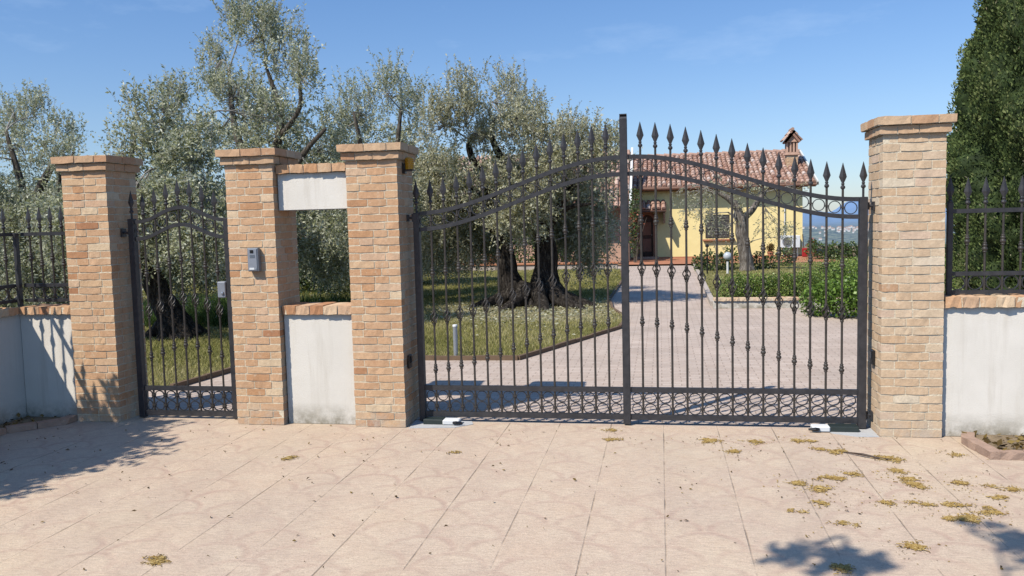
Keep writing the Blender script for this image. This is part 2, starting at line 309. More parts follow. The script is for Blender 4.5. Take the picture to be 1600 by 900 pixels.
BLOBS = {
 'B': [(-7.67, 4.92, 3.66, 0.39, 0.42, 0.44, 'u'), (-7.84, 5.71, 3.97, 0.25, 0.3, 0.35, 'u'), (-8.24, 5.26, 3.07, 0.32, 0.45, 0.57, 'u'), (-8.04, 5.87, 2.96, 0.55, 0.63, 0.7, 'm'), (-8.49, 5.93, 2.01, 0.48, 0.64, 0.8, 'd'), (-6.83, 4.47, 2.44, 0.4, 0.51, 0.62, 'm'), (-6.54, 4.33, 1.68, 0.37, 0.45, 0.53, 'd'), (-8.29, 6.48, 1.22, 0.47, 0.47, 0.47, 'd'), (-6.98, 4.97, 3.2, 0.35, 0.39, 0.42, 'u'), (-6.63, 4.91, 2.06, 0.32, 0.44, 0.56, 'd')],
 'C': [(-9.08, 9.29, 5.03, 0.35, 0.46, 0.57, 'u'), (-7.44, 7.92, 5.35, 0.42, 0.51, 0.6, 'u'), (-8.26, 8.87, 5.82, 0.27, 0.38, 0.49, 'u'), (-6.82, 7.94, 5.0, 0.39, 0.52, 0.64, 'u'), (-7.23, 8.36, 5.52, 0.22, 0.35, 0.48, 'u'), (-6.14, 7.09, 4.3, 0.31, 0.4, 0.49, 'u'), (-8.06, 8.35, 4.23, 0.72, 0.63, 0.54, 'u'), (-7.32, 8.96, 3.96, 0.74, 0.62, 0.5, 'm'), (-7.53, 8.06, 3.26, 0.76, 0.61, 0.47, 'm'), (-8.69, 8.63, 3.6, 0.49, 0.52, 0.55, 'm'), (-6.46, 8.45, 3.25, 0.66, 0.6, 0.54, 'm'), (-7.22, 6.87, 2.37, 0.7, 0.67, 0.65, 'd'), (-6.99, 8.67, 2.47, 0.73, 0.73, 0.73, 'm'), (-6.58, 8.24, 1.53, 0.71, 0.68, 0.65, 'd'), (-7.14, 7.48, 1.5, 0.62, 0.62, 0.62, 'd'), (-5.29, 6.78, 2.04, 0.48, 0.62, 0.75, 'd')],
 'D': [(-6.93, 11.95, 4.58, 0.56, 0.65, 0.74, 'u'), (-5.77, 10.93, 4.81, 0.36, 0.49, 0.63, 'u'), (-7.3, 11.57, 4.11, 0.46, 0.56, 0.65, 'u'), (-5.69, 11.98, 4.6, 0.32, 0.46, 0.59, 'u'), (-6.52, 11.56, 3.5, 0.94, 0.79, 0.65, 'm'), (-5.77, 12.09, 3.51, 0.59, 0.67, 0.74, 'm'), (-7.16, 10.73, 2.54, 0.69, 0.76, 0.83, 'm'), (-6.49, 11.78, 2.25, 0.88, 0.88, 0.88, 'm'), (-7.27, 10.86, 1.19, 0.69, 0.66, 0.62, 'd'), (-6.66, 12.13, 1.2, 0.82, 0.74, 0.67, 'd'), (-5.62, 11.99, 2.23, 0.66, 0.74, 0.81, 'm')],
 'A': [(-4.32, 9.35, 3.87, 0.46, 0.55, 0.64, 'u'), (-3.79, 9.45, 4.42, 0.33, 0.47, 0.61, 'u'), (-3.61, 9.66, 3.74, 0.58, 0.58, 0.58, 'u'), (-3.29, 11.61, 4.57, 0.43, 0.54, 0.65, 'u'), (-3.0, 10.23, 3.52, 0.8, 0.7, 0.6, 'm'), (-2.66, 10.73, 4.15, 0.34, 0.41, 0.48, 'u'), (-2.22, 9.88, 3.58, 0.59, 0.54, 0.5, 'u'), (-1.69, 10.42, 3.48, 0.49, 0.5, 0.51, 'u'), (-1.15, 10.1, 3.3, 0.37, 0.44, 0.51, 'u'), (-1.28, 10.01, 2.79, 0.5, 0.55, 0.6, 'm'), (-4.76, 10.62, 3.01, 0.58, 0.66, 0.75, 'm'), (-4.29, 10.62, 2.17, 0.82, 0.82, 0.82, 'm'), (-3.24, 11.45, 2.51, 1.0, 0.93, 0.86, 'm'), (-2.17, 10.87, 2.39, 0.83, 0.8, 0.76, 'm'), (-1.55, 11.52, 2.04, 0.55, 0.67, 0.79, 'd'), (-4.19, 11.33, 1.47, 0.71, 0.63, 0.54, 'd'), (-2.07, 11.68, 1.56, 0.73, 0.65, 0.58, 'd'), (-1.3, 10.85, 1.35, 0.36, 0.44, 0.53, 'd'), (-2.73, 9.52, 1.73, 0.64, 0.51, 0.39, 'm'), (-4.86, 11.34, 1.41, 0.54, 0.57, 0.6, 'd')],
 'E': [(-14.6, 10.21, 4.51, 0.51, 0.48, 0.45, 'u'), (-13.9, 10.05, 4.67, 0.29, 0.37, 0.45, 'u'), (-12.62, 9.18, 3.96, 0.33, 0.38, 0.43, 'u'), (-14.22, 9.56, 3.57, 0.71, 0.68, 0.64, 'm'), (-12.08, 8.25, 3.33, 0.47, 0.5, 0.53, 'u'), (-13.84, 9.86, 2.43, 0.92, 0.82, 0.72, 'm'), (-14.16, 9.19, 1.52, 0.76, 0.76, 0.76, 'd'), (-12.22, 8.44, 1.51, 0.66, 0.66, 0.66, 'd'), (-13.71, 7.86, 3.55, 0.58, 0.64, 0.69, 'u'), (-15.9, 9.92, 2.34, 0.79, 0.86, 0.92, 'm'), (-13.19, 10.27, 2.42, 0.51, 0.59, 0.67, 'm')],
 'F': [(-6.93, 14.93, 2.66, 1.02, 1.02, 1.02, 'm'), (-6.28, 16.78, 2.04, 1.02, 0.97, 0.92, 'm'), (-7.72, 15.77, 1.35, 1.06, 0.93, 0.8, 'd'), (-8.45, 15.09, 2.71, 1.03, 1.12, 1.2, 'm'), (-10.05, 15.46, 2.22, 1.22, 1.22, 1.22, 'm'), (-6.87, 16.7, 1.03, 1.01, 0.84, 0.66, 'd'), (-9.96, 16.97, 1.07, 1.12, 0.98, 0.84, 'd')],
 'G': [(-16.65, 15.81, 4.22, 0.46, 0.43, 0.39, 'u'), (-16.96, 17.3, 4.04, 0.57, 0.57, 0.57, 'u'), (-17.38, 15.82, 3.19, 0.89, 0.84, 0.8, 'm'), (-16.92, 17.57, 2.42, 1.15, 1.15, 1.15, 'm'), (-18.3, 16.56, 1.45, 1.1, 1.01, 0.92, 'd'), (-21.12, 17.99, 1.24, 1.17, 1.07, 0.97, 'd'), (-15.85, 18.25, 1.14, 1.18, 1.08, 0.98, 'd'), (-13.48, 17.01, 2.33, 0.93, 1.03, 1.12, 'm'), (-13.83, 18.3, 0.89, 0.98, 0.89, 0.79, 'd')],
 'O': [(1.07, 20.11, 2.46, 0.63, 0.46, 0.3, 'd'), (1.58, 19.88, 2.54, 0.59, 0.46, 0.33, 'd'), (0.98, 20.4, 1.97, 0.38, 0.45, 0.51, 'd'), (1.54, 19.83, 1.85, 0.5, 0.54, 0.58, 'd'), (1.84, 20.0, 1.24, 0.38, 0.42, 0.46, 'd'), (3.41, 20.21, 1.6, 0.55, 0.51, 0.47, 'd'), (3.63, 20.41, 1.09, 0.38, 0.38, 0.38, 'd'), (2.33, 19.96, 2.62, 0.63, 0.44, 0.25, 'm'), (3.08, 19.84, 2.49, 0.58, 0.44, 0.29, 'm'), (4.15, 20.67, 2.69, 0.47, 0.37, 0.26, 'm'), (2.34, 20.11, 1.73, 0.25, 0.32, 0.38, 'd'), (0.63, 20.76, 2.6, 0.3, 0.26, 0.22, 'd')],
}
# ---------------------------------------------------------------- foliage
def unit(a): return a/(np.linalg.norm(a,axis=-1,keepdims=True)+1e-12)
def leaf_quads(P,D,L,wr=.24,fold=.15,rng=RNG):
    n=len(P); D=unit(D); r=rng.normal(size=(n,3)); S=unit(np.cross(D,r)); N=np.cross(D,S)
    L=L[:,None]; w=L*wr
    V=np.empty((n,4,3)); m=P+D*L*.5
    V[:,0]=P; V[:,1]=m+S*w+N*w*fold; V[:,2]=P+D*L; V[:,3]=m-S*w+N*w*fold
    return V
def build_foliage(name,mats,parent,V,tint,mb=None,mbmat=1):
    n=len(V); verts=V.reshape(-1,3); idx=np.arange(n*4); tot=np.full(n,4); mi=np.zeros(n,np.int32); tv=np.repeat(tint,4)
    if mb is not None and mb.n:
        v2=np.concatenate(mb.v); k=len(verts); verts=np.concatenate([verts,v2]); tv=np.concatenate([tv,np.concatenate(mb.t)])
        idx=np.concatenate([idx,np.array([i+k for f in mb.f for i in f])]); tot=np.concatenate([tot,[len(f) for f in mb.f]])
        mi=np.concatenate([mi,np.full(len(mb.f),mbmat,np.int32)])
    off=W[parent] if parent is not None else np.zeros(3)
    verts=(verts-off).astype(np.float32)
    me=bpy.data.meshes.new(name); o=bpy.data.objects.new(name,me); COL.objects.link(o)
    if parent is not None: o.parent=parent
    W[o]=off.copy()
    me.vertices.add(len(verts)); me.vertices.foreach_set('co',verts.ravel())
    me.loops.add(len(idx)); me.loops.foreach_set('vertex_index',idx.astype(np.int32))
    st=np.concatenate([[0],np.cumsum(tot)[:-1]]).astype(np.int32)
    me.polygons.add(len(tot)); me.polygons.foreach_set('loop_start',st); me.polygons.foreach_set('loop_total',tot.astype(np.int32))
    for m in (mats if isinstance(mats,(list,tuple)) else [mats]): me.materials.append(m)
    me.polygons.foreach_set('material_index',mi)
    a=me.attributes.new('tint','FLOAT','POINT'); a.data.foreach_set('value',tv.astype(np.float32))
    me.update(); me.validate(); return o
def ball(n,rng=RNG):
    v=unit(rng.normal(size=(n,3))); return v*rng.uniform(0,1,(n,1))**(1/3)
def sprigs(bases,dirs,lens,nl,leaf,droop,rng,mb,stem=.0035,stemfrac=1.0,curve=.25):
    """thin shoots carrying leaves: returns leaf base points, dirs, lengths"""
    n=len(bases); t=np.linspace(.12,1,nl)[None,:,None]
    bend=rng.normal(size=(n,1,3))*curve; bend[:,:,2]-=droop
    d=unit(dirs)[:,None,:]; Ln=lens[:,None,None]
    P=bases[:,None,:]+Ln*(d*t+bend*t*t*.5)
    T=unit(d+bend*t)
    side=rng.normal(size=(n,nl,3)); side=side-T*np.sum(side*T,2,keepdims=True)
    D=T*.55+unit(side)*.85
    LL=leaf*rng.uniform(.6,1.25,(n,nl))
    k=int(n*stemfrac)
    for i in range(k):
        q=np.array([bases[i]]+[P[i,j] for j in (nl//3,2*nl//3,nl-1)])
        tube(mb,q,[stem,stem*.4],3,cap=False)
    return P.reshape(-1,3),D.reshape(-1,3),LL.ravel(),np.repeat(np.arange(n),nl)
def seg_dist_nearest(nodes,p): return nodes[np.argmin(np.sum((nodes-p)**2,1))]
def olive(label,group,base,stems,limbs,blobs,seed,mat='olive',dens=1.0,leaf=.066,bark='bark',shoot=1.0,rough=.16,name='olive_tree',wr=.21):
    rng=np.random.default_rng(seed)
    root=empty(name,base,label,'tree',group)
    tr=MB(); nodes=[]
    for pts,rad,n in stems:
        p=smooth_path(pts,6); tube(tr,p,rad,n,rough=rough); nodes.append(p[len(p)//3:])
    for pts,rad in limbs:
        p=smooth_path(pts,5); tube(tr,p,rad,9,rough=rough*.7); nodes.append(p)
    tro=tr.build('trunk',M[bark],root,smooth=True)
    nodes=np.concatenate(nodes); tw=MB(); LV=[];LT=[]
    for (cx,cy,cz,rx,ry,rz,mode) in blobs:
        c=np.array([cx,cy,cz]); R=np.array([rx,ry,rz])
        q=seg_dist_nearest(nodes,c)
        mid=(q+c)/2+rng.normal(size=3)*.12; mid[2]+=.1
        main=smooth_path([q,mid,c],4); tube(tw,main,[.018,.008],5,cap=False,rough=.1)
        ncl=max(5,int(11*rx*rz/.2)); cl=c+ball(ncl,rng)*R*.85
        for p in cl:
            s=main[rng.integers(len(main)//2,len(main))]
            tube(tw,smooth_path([s,(s+p)/2+rng.normal(size=3)*.06,p],3),[.009,.004],4,cap=False)
        area=PI*rx*rz; nl=15
        ns=int(area*165*dens*(.46 if mode=='u' else (1.4 if cz<2.6 else .68))); sc_=float(np.clip(min(rx,rz)/.3,.35,1))
        w=rng.uniform(.15,1,ncl)**1.5; which=rng.choice(ncl,ns,p=w/w.sum())
        b=cl[which]+rng.normal(size=(ns,3))*R*.2
        out=(b-c)/R; up=np.array([0,0,1.])
        if mode=='u': d=out*.45+up*1.1+rng.normal(size=(ns,3))*.35; dr=-.1; ln=rng.uniform(.22,.5,ns)
        elif mode=='d': d=out*.7-up*.35+rng.normal(size=(ns,3))*.6; dr=.9; ln=rng.uniform(.22,.48,ns)
        else: d=out*.8+up*.25+rng.normal(size=(ns,3))*.6; dr=.35; ln=rng.uniform(.2,.42,ns)
        P,D,LL,own=sprigs(b,d,ln*sc_,nl,leaf,dr,rng,tw,stemfrac=.22 if mode!='d' else .4)
        ct=rng.normal(size=ncl)*.10
        LV.append(leaf_quads(P,D,LL,wr,rng=rng)); LT.append(np.clip(rng.normal(.5,.2,len(P))+ct[which][own],0,1))
        if mode=='u':      # long upright water shoots give the feathery skyline
            k=int((17+30*rx)*shoot); b=c+np.stack([rng.uniform(-1,1,k)*rx*.9,rng.uniform(-1,1,k)*ry*.8,rng.uniform(.0,.6,k)*rz],1)
            d=np.stack([rng.normal(size=k)*.22,rng.normal(size=k)*.22,np.ones(k)],1)
            P,D,LL,own=sprigs(b,d,rng.uniform(.3,.78,k)*min(1.2,.55+rz*.7),26,leaf,.0,rng,tw,stem=.005,curve=.2)
            LV.append(leaf_quads(P,D,LL,wr,rng=rng)); LT.append(np.clip(rng.normal(.6,.18,len(P)),0,1))
    build_foliage('crown',[M[mat],M['twig_grey']],root,np.concatenate(LV),np.concatenate(LT),tw)
    return root
def shrub_mass(blobs,dens,leaf,rng,surf=.6,up=.2,wr=.42):
    LV=[];LT=[]
    for (cx,cy,cz,rx,ry,rz) in blobs:
        n=int(dens*(rx*ry+ry*rz+rx*rz)*4); R=np.array([rx,ry,rz])
        u=unit(rng.normal(size=(n,3))); rad=rng.uniform(surf,1.06,(n,1)); rad*=1+.12*np.sin(u[:,:1]*7+cx*9)*np.cos(u[:,2:]*6+u[:,1:2]*5)
        P=np.array([cx,cy,cz])+u*R*rad
        ok=P[:,2]>.02; P=P[ok];u=u[ok];rad=rad[ok]
        D=u*.5+rng.normal(size=P.shape)*.55; D[:,2]+=up
        LV.append(leaf_quads(P,D,leaf*rng.uniform(.6,1.25,len(P)),wr,rng=rng))
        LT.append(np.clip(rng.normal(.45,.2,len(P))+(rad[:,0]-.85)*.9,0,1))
    return np.concatenate(LV),np.concatenate(LT)
def shrub(name,label,cat,base,blobs,mat,dens,leaf,seed,group=None,stems=3,wr=.42,extra=None,surf=.55):
    rng=np.random.default_rng(seed); root=empty(name,base,label,cat,group)
    st=MB()
    for b in blobs[:max(1,min(stems,len(blobs)))]:
        for k in range(2):
            a=rng.normal(size=2)*.1
            tube(st,smooth_path([(b[0]+a[0]*.3,b[1]+a[1]*.3,base[2]-.01),(b[0]+a[0],b[1]+a[1],b[2]*.6+base[2]*.4),(b[0]+a[0]*2,b[1]+a[1]*2,b[2]+b[5]*.5)],3),[.018,.006],5)
    st.build('stem',M['twig'],root)
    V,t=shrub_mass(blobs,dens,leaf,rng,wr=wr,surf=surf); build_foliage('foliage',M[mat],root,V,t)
    if extra: extra(root,rng)
    return root
def in_poly(P,poly):
    x,y=P[:,0],P[:,1]; ins=np.zeros(len(P),bool); j=len(poly)-1
    for i in range(len(poly)):
        xi,yi=poly[i];xj,yj=poly[j]
        ins^=((yi>y)!=(yj>y))&(x<(xj-xi)*(y-yi)/(yj-yi+1e-12)+xi); j=i
    return ins
# ---------------------------------------------------------------- brick masonry
def rough_brick(mb,o,u,w,L,D,H,tint,rng,jit=.0009):
    # o: corner, u: along, w: inward depth ; a box with wavy edges
    st=5; V=[]; up=np.array([0,0,1.])
    for i in range(st):
        e=.0018 if i in(0,st-1) else 0
        for d,h in((0,0),(0,H),(D,H),(D,0)):
            j=rng.normal(size=3)*jit*(1 if d==0 else .2)
            hh=h+(e if h==0 else -e)
            V.append(o+u*(L*i/(st-1))+w*(d+(e if d==0 else 0))+up*hh+u*j[0]*(.6 if i in(0,st-1) else 0)+w*j[1]+up*j[2])
    F=[[i*4+a,(i+1)*4+a,(i+1)*4+(a+1)%4,i*4+(a+1)%4] for i in range(st-1) for a in range(4)]
    k=(st-1)*4; F+=[[3,2,1,0],[k,k+1,k+2,k+3]]
    mb.add(V,F,tint)
def brick_course(mb,x0,x1,y0,y1,z,H,rng,flip,th=.105,splits=None,tr=(0,1),jit=.0009):
    cs=[np.array([x0,y0,z]),np.array([x1,y0,z]),np.array([x1,y1,z]),np.array([x0,y1,z])]
    g=.008
    for i in range(4):
        a,b=cs[i],cs[(i+1)%4]; L=np.linalg.norm(b-a); u=(b-a)/L; w=np.array([-u[1],u[0],0])
        run=L-th; parts=splits or random.choice([(.64,.36),(.36,.64),(.52,.48),(.66,.34),(.34,.66)])
        s=0.0 if flip else th
        for p in parts:
            l=run*p
            rough_brick(mb,a+u*(s+g*.5)+w*(rng.normal()*.0007),u,w,l-g,th-.004,H,np.clip(rng.normal(.55,.2),*tr),rng,jit)
            s+=l
def pillar(label,x0,x1,top,seed,mat,y0=0,depth=.46):
    rng=np.random.default_rng(seed); random.seed(seed)
    root=empty('brick_pillar',((x0+x1)/2,y0+depth/2,0),label,'pillar','brick gate pillars')
    n=35; hs=top-.14; ch=hs/n; mb=MB(); y1=y0+depth
    for k in range(n): brick_course(mb,x0,x1,y0,y1,k*ch+.0045,ch-.009,rng,k%2)
    box(mb,x0+.0048,x1-.0048,y0+.0048,y1-.0048,0.001,hs,.5,1)
    mb.build('shaft',[M[mat],M['mortar']],root)
    cp=MB()
    for k,(e,z) in enumerate(((.028,hs),(.055,hs+.07))):
        brick_course(cp,x0-e,x1+e,y0-e,y1+e,z+.003,.063,rng,k%2,th=.13,splits=(.55,.45) if k else (.4,.6),jit=.0018)
        box(cp,x0-e+.009,x1+e-.009,y0-e+.009,y1+e-.009,z,z+.066,.5,1)
    cp.build('cap',[M['brick_cap'],M['mortar']],root)
    return root
def coping(parent,x0,x1,y0,y1,z0,z1,seed,step=.125,along='x',mat='brick'):
    rng=np.random.default_rng(seed); mb=MB(); L=(x1-x0) if along=='x' else (y1-y0); n=max(1,round(L/step)); s=L/n
    for i in range(n):
        a=i*s+.004; l=s-.008; j=rng.normal(size=2)*.003
        if along=='x': rough_brick(mb,np.array([x0+a,y0+j[0],z0]),np.array([1.,0,0]),np.array([0,1.,0]),l,y1-y0,z1-z0+j[1],np.clip(rng.normal(.55,.25),0,1),rng,.003)
        else: rough_brick(mb,np.array([x1+j[0],y0+a,z0]),np.array([0,1.,0]),np.array([-1.,0,0]),l,x1-x0,z1-z0+j[1],np.clip(rng.normal(.55,.25),0,1),rng,.003)
    box(mb,x0+.006,x1-.006,y0+.006,y1-.006,z0+.001,z1-.006,.5,1)
    return mb.build('coping',[M[mat],M['mortar']],parent)
# ---------------------------------------------------------------- wrought iron
def spear_mesh(mb,c,s=1.0,collars=True):
    x,y,z=c
    if collars:
        lathe(mb,(x,y,z),[(.008,-.006),(.016,0),(.02,.010),(.016,.022),(.009,.028),(.013,.034),(.014,.041),(.009,.048)],10)
        z+=.046
    # flat four-sided blade
    for (h0,a0,b0),(h1,a1,b1) in zip([(0,.009,.007),(.05*s,.031*s,.011)],[(.05*s,.031*s,.011),(.165*s,.0015,.0015)]):
        V=[(x+a0,y,z+h0),(x,y+b0,z+h0),(x-a0,y,z+h0),(x,y-b0,z+h0),(x+a1,y,z+h1),(x,y+b1,z+h1),(x-a1,y,z+h1),(x,y-b1,z+h1)]
        mb.add(V,[[i,(i+1)%4,4+(i+1)%4,4+i] for i in range(4)]+[[4,5,6,7],[3,2,1,0]])
def collar_mesh(mb,c):
    lathe(mb,c,[(.010,-.042),(.016,-.039),(.016,-.034),(.011,-.030),(.019,-.022),(.023,-.012),(.019,-.002),(.012,.003),(.017,.009),(.019,.016),(.016,.024),(.011,.028),(.015,.032),(.015,.038),(.010,.042)],10)
def basket_mesh(mb,c):
    for k in range(4):
        t=np.linspace(0,1,11); a=k*PI/2+t*PI*.9; r=.008+.024*np.sin(PI*t)
        tube(mb,np.stack([c[0]+r*np.cos(a),c[1]+r*np.sin(a),c[2]-.055+.11*t],1),.0052,5)
    lathe(mb,(c[0],c[1],c[2]-.062),[(.010,-.008),(.015,-.004),(.015,.006),(.010,.012)],8); lathe(mb,(c[0],c[1],c[2]+.060),[(.010,-.010),(.015,-.006),(.015,.004),(.010,.008)],8)
PROT={}
def deco(parent,kind,world):
    if kind not in PROT:
        mb=MB(); {'spearhead':spear_mesh,'collar':collar_mesh,'basket':basket_mesh}[kind](mb,(0,0,0))
        o=mb.build(kind,M['iron'] if kind=='spearhead' else M['iron_warm'],None,smooth=kind=='collar'); o.parent=parent
        o.location=np.asarray(world)-W[parent]; W[o]=np.asarray(world,float); PROT[kind]=o; return o
    return dup(PROT[kind],parent,world)
def iron_bar(root,x,y,z0,z1,knobs=(),r=.0095,spear=True,bands=()):
    mb=MB(); tube(mb,[(x,y,z0),(x,y,(z0+z1)/2),(x,y,z1)],r,8)
    for b in bands: box(mb,x-.016,x+.016,y-.014,y+.014,b-.006,b+.006)
    o=mb.build('bar',M['iron_warm'],root,smooth=False,loc=(x,y,z0))
    if spear: deco(o,'spearhead',(x,y,z1))
    for kind,z in knobs: deco(o,kind,(x,y,z))
    return o
# ================================================================= SETTING
def sheet(name,poly,z,mat):
    mb=MB(); mb.add([(x,y,z) for x,y in poly],[list(range(len(poly)))]); return struct(mb.build(name,M[mat]))
def terrain_z(x,y):
    r=np.hypot(x,y+7); t=lambda a,b:np.clip((r-a)/(b-a),0,1)**2*(3-2*np.clip((r-a)/(b-a),0,1))
    z=-.03-165*t(46,520)+118*t(1900,3500)
    n=np.sin(x*.0011+1.3)*np.cos(y*.0009+.4)+.5*np.sin(x*.0031+y*.0023)+.25*np.sin(x*.008-y*.006)
    z+=n*10*t(600,2600)
    th=np.arctan2(x,y+7)
    ridge=.58+.16*np.sin(th*23+.6)+.14*np.sin(th*83+2)+.12*np.sin(th*151+1)+.06*np.sin(th*290)
    z+=t(4200,8200)*(120*ridge)+18*np.sin(x*.0021+2)*np.sin(y*.0016)*t(4200,7000)
    z+=t(8500,11500)*(70+45*np.sin(th*31+.3)+35*np.sin(th*97))
    return z
def make_ground():
    rs=np.concatenate([[0,6,14,24,34,42],np.geomspace(47,12500,64)]); th=np.linspace(0,2*PI,1201)[:-1]; V=[]
    for r in rs: V.append(np.stack([r*np.sin(th),r*np.cos(th)-7,terrain_z(r*np.sin(th),r*np.cos(th)-7)],1))
    n=len(th); F=[[i*n+j,i*n+(j+1)%n,(i+1)*n+(j+1)%n,(i+1)*n+j] for i in range(len(rs)-1) for j in range(n)]
    mb=MB(); V=np.concatenate(V)
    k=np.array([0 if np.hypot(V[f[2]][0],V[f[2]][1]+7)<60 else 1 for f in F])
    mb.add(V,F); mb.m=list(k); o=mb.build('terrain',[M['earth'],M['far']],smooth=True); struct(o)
make_ground()
sheet('forecourt_paving',[(-6.08,-18),(12,-18),(12,.30),(-6.08,.30)],.0,'paving')
sheet('driveway',[(-6.0,.304),(4.2,.304),(4.2,9.7),(2.6,12),(2.2,24.5),(-1.6,24.5),(-2.2,9),(-6,4.5)],.002,'blocks')
LAWN=[(-1.83,3.56),(-.67,6.64),(-.60,7.8),(-.95,9.5),(-1.12,11.5),(-1.08,17),(-1.32,21.2),(-1.4,22.4),(-17,22.4),(-17,1.5),(-5.45,1.5),(-5.3,2.65),(-5.15,3.5)]
RLAWN=[(1.12,16.6),(1.02,9.82),(3.6,9.82),(3.7,7.2),(14,5.5),(14,27.5),(1.25,27.5),(1.2,24)]
sheet('lawn',LAWN,.035,'turf'); sheet('lawn',RLAWN,.05,'turf')
def edging(name,label,pts,w,z,mat,cat='edging'):
    mb=MB(); P=[np.array(p,float) for p in pts]
    for a,b in zip(P[:-1],P[1:]):
        L=np.linalg.norm(b-a); u=(b-a)/L; n=np.array([-u[1],u[0]])*w/2; m=max(1,int(L/.5))
        for k in range(m):
            p=a+u*(L*k/m+.004); q=a+u*(L*(k+1)/m-.004); zz=z+RNG.normal()*.004
            V=[(*(p-n),.001),(*(q-n),.001),(*(q+n),.001),(*(p+n),.001),(*(p-n),zz),(*(q-n),zz),(*(q+n),zz),(*(p+n),zz)]
            mb.add(V,BOXF,RNG.uniform())
    o=mb.build(name,M[mat]); tag(o,label,cat); return o
edging('lawn_edging','low brown edging strip around the big olive lawn',[LAWN[i] for i in (10,11,12,0,1,2,3,4,5,6)],.05,.06,'edge')
edging('garden_kerb','pale low kerb in front of the clipped hedge beside the driveway',[(1.2,24),(1.12,16.6),(1.02,10.1)],.10,.09,'kerbwhite','kerb')
# ================================================================= PILLARS AND WALLS
P1=pillar('brick pillar left of the pedestrian gate, dappled by tree shadow near its foot',-5.492,-5.030,2.50,1,'brick')
P2=pillar('brick pillar carrying the grey intercom, right of the pedestrian gate',-3.844,-3.383,2.50,2,'brick')
P3=pillar('brick pillar with the orange beacon on its side, left post of the driveway gate',-2.704,-2.233,2.50,3,'brick')
P4=pillar('pale brick pillar right of the driveway gate beside the cypress',1.7155,2.1826,2.537,4,'brick_pale')
def wall(label,x0,x1,y0,y1,z0,z1,zc,seed,group=None,ends=.02,name='rendered_wall'):
    root=empty(name,((x0+x1)/2,(y0+y1)/2,z0),label,'wall',group)
    mb=MB(); box(mb,x0,x1,y0,y1,z0,z1,bev=.004); mb.build('panel',M['render'],root)
    coping(root,x0,x1,y0-.035,y1+.035,z1+.002,zc,seed,mat='brick_pale' if name=='retaining_wall' else 'brick'); return root
wall('low white wall panel between the two middle pillars, below the opening',-3.376,-2.712,.075,.33,0,1.005,1.085,21)
wall('short white panel hung high between the two middle pillars, brick coping on top',-3.376,-2.712,.075,.33,1.945,2.272,2.35,22)
wall('sunlit white garden wall right of the right brick pillar',2.192,9.0,.055,.30,0,1.035,1.12,23)
wall('white wall left of the left pillar, half in diagonal shadow',-6.10,-5.50,.08,.33,0,1.02,1.092,24)
r=empty('rendered_wall',(-6.22,-2.3,0),'shaded white wall running forward from the corner at the left edge','wall')
mb=MB(); box(mb,-6.35,-6.104,-4.6,.33,0,1.02,bev=.004); mb.build('panel',M['render'],r)
coping(r,-6.385,-6.07,-4.6,.036,1.022,1.092,25,along='y')
rw=wall('low white retaining wall with a tile coping under the clipped hedge',1.0,3.6,9.62,9.80,0,.15,.20,27,name='retaining_wall')
# planter kerbs
def planter(label,pts,soil,seed):
    root=empty('planter_bed',(np.mean([p[0] for p in pts]),np.mean([p[1] for p in pts]),0),label,'planter')
    mb=MB(); P=[np.array(p,float) for p in pts]
    for a,b in zip(P[:-1],P[1:]):
        L=np.linalg.norm(b-a); u=np.append((b-a)/L,0); w=np.array([-u[1],u[0],0]); m=max(1,round(L/.25))
        for k in range(m): rough_brick(mb,np.array([*a,0.])+u*(L*k/m+.003),u,w,L/m-.006,.09,.058+RNG.normal()*.002,RNG.uniform(.2,.8),RNG,.003)
    mb.build('kerb',M['kerb'],root); s=MB(); s.add([(x,y,.022) for x,y in soil],[list(range(len(soil)))]); s.build('soil',M['earth'],root)
    rng=np.random.default_rng(seed); n=420; x0,x1=min(p[0] for p in soil),max(p[0] for p in soil); y0,y1=min(p[1] for p in soil),max(p[1] for p in soil)
    Q=np.stack([rng.uniform(x0,min(x1,x0+2.2),n),rng.uniform(y0,y1,n),rng.uniform(.024,.045,n)],1)
    Q=Q[in_poly(Q,soil)]; D=rng.normal(size=Q.shape); D[:,2]*=.3
    o=build_foliage('dry_leaves',M['litter'],root,leaf_quads(Q,D,rng.uniform(.03,.07,len(Q)),.3,.5,rng),rng.uniform(0,1,len(Q))); o['kind']='stuff'
planter('brick edged bed of dry leaves at the foot of the sunlit right wall',[(2.33,.02),(2.27,-.16),(2.32,-.59),(7,-.59)],[(2.36,.05),(2.33,-.16),(2.40,-.50),(7,-.50),(7,.05)],5)
planter('shaded brick edged bed at the foot of the left corner wall',[(-5.90,-4.5),(-5.82,-.50),(-5.5,-.13),(-5.496,.02)],[(-6.09,-4.5),(-5.92,-4.5),(-5.90,-.46),(-5.58,-.04),(-5.58,.07),(-6.09,.07)],6)
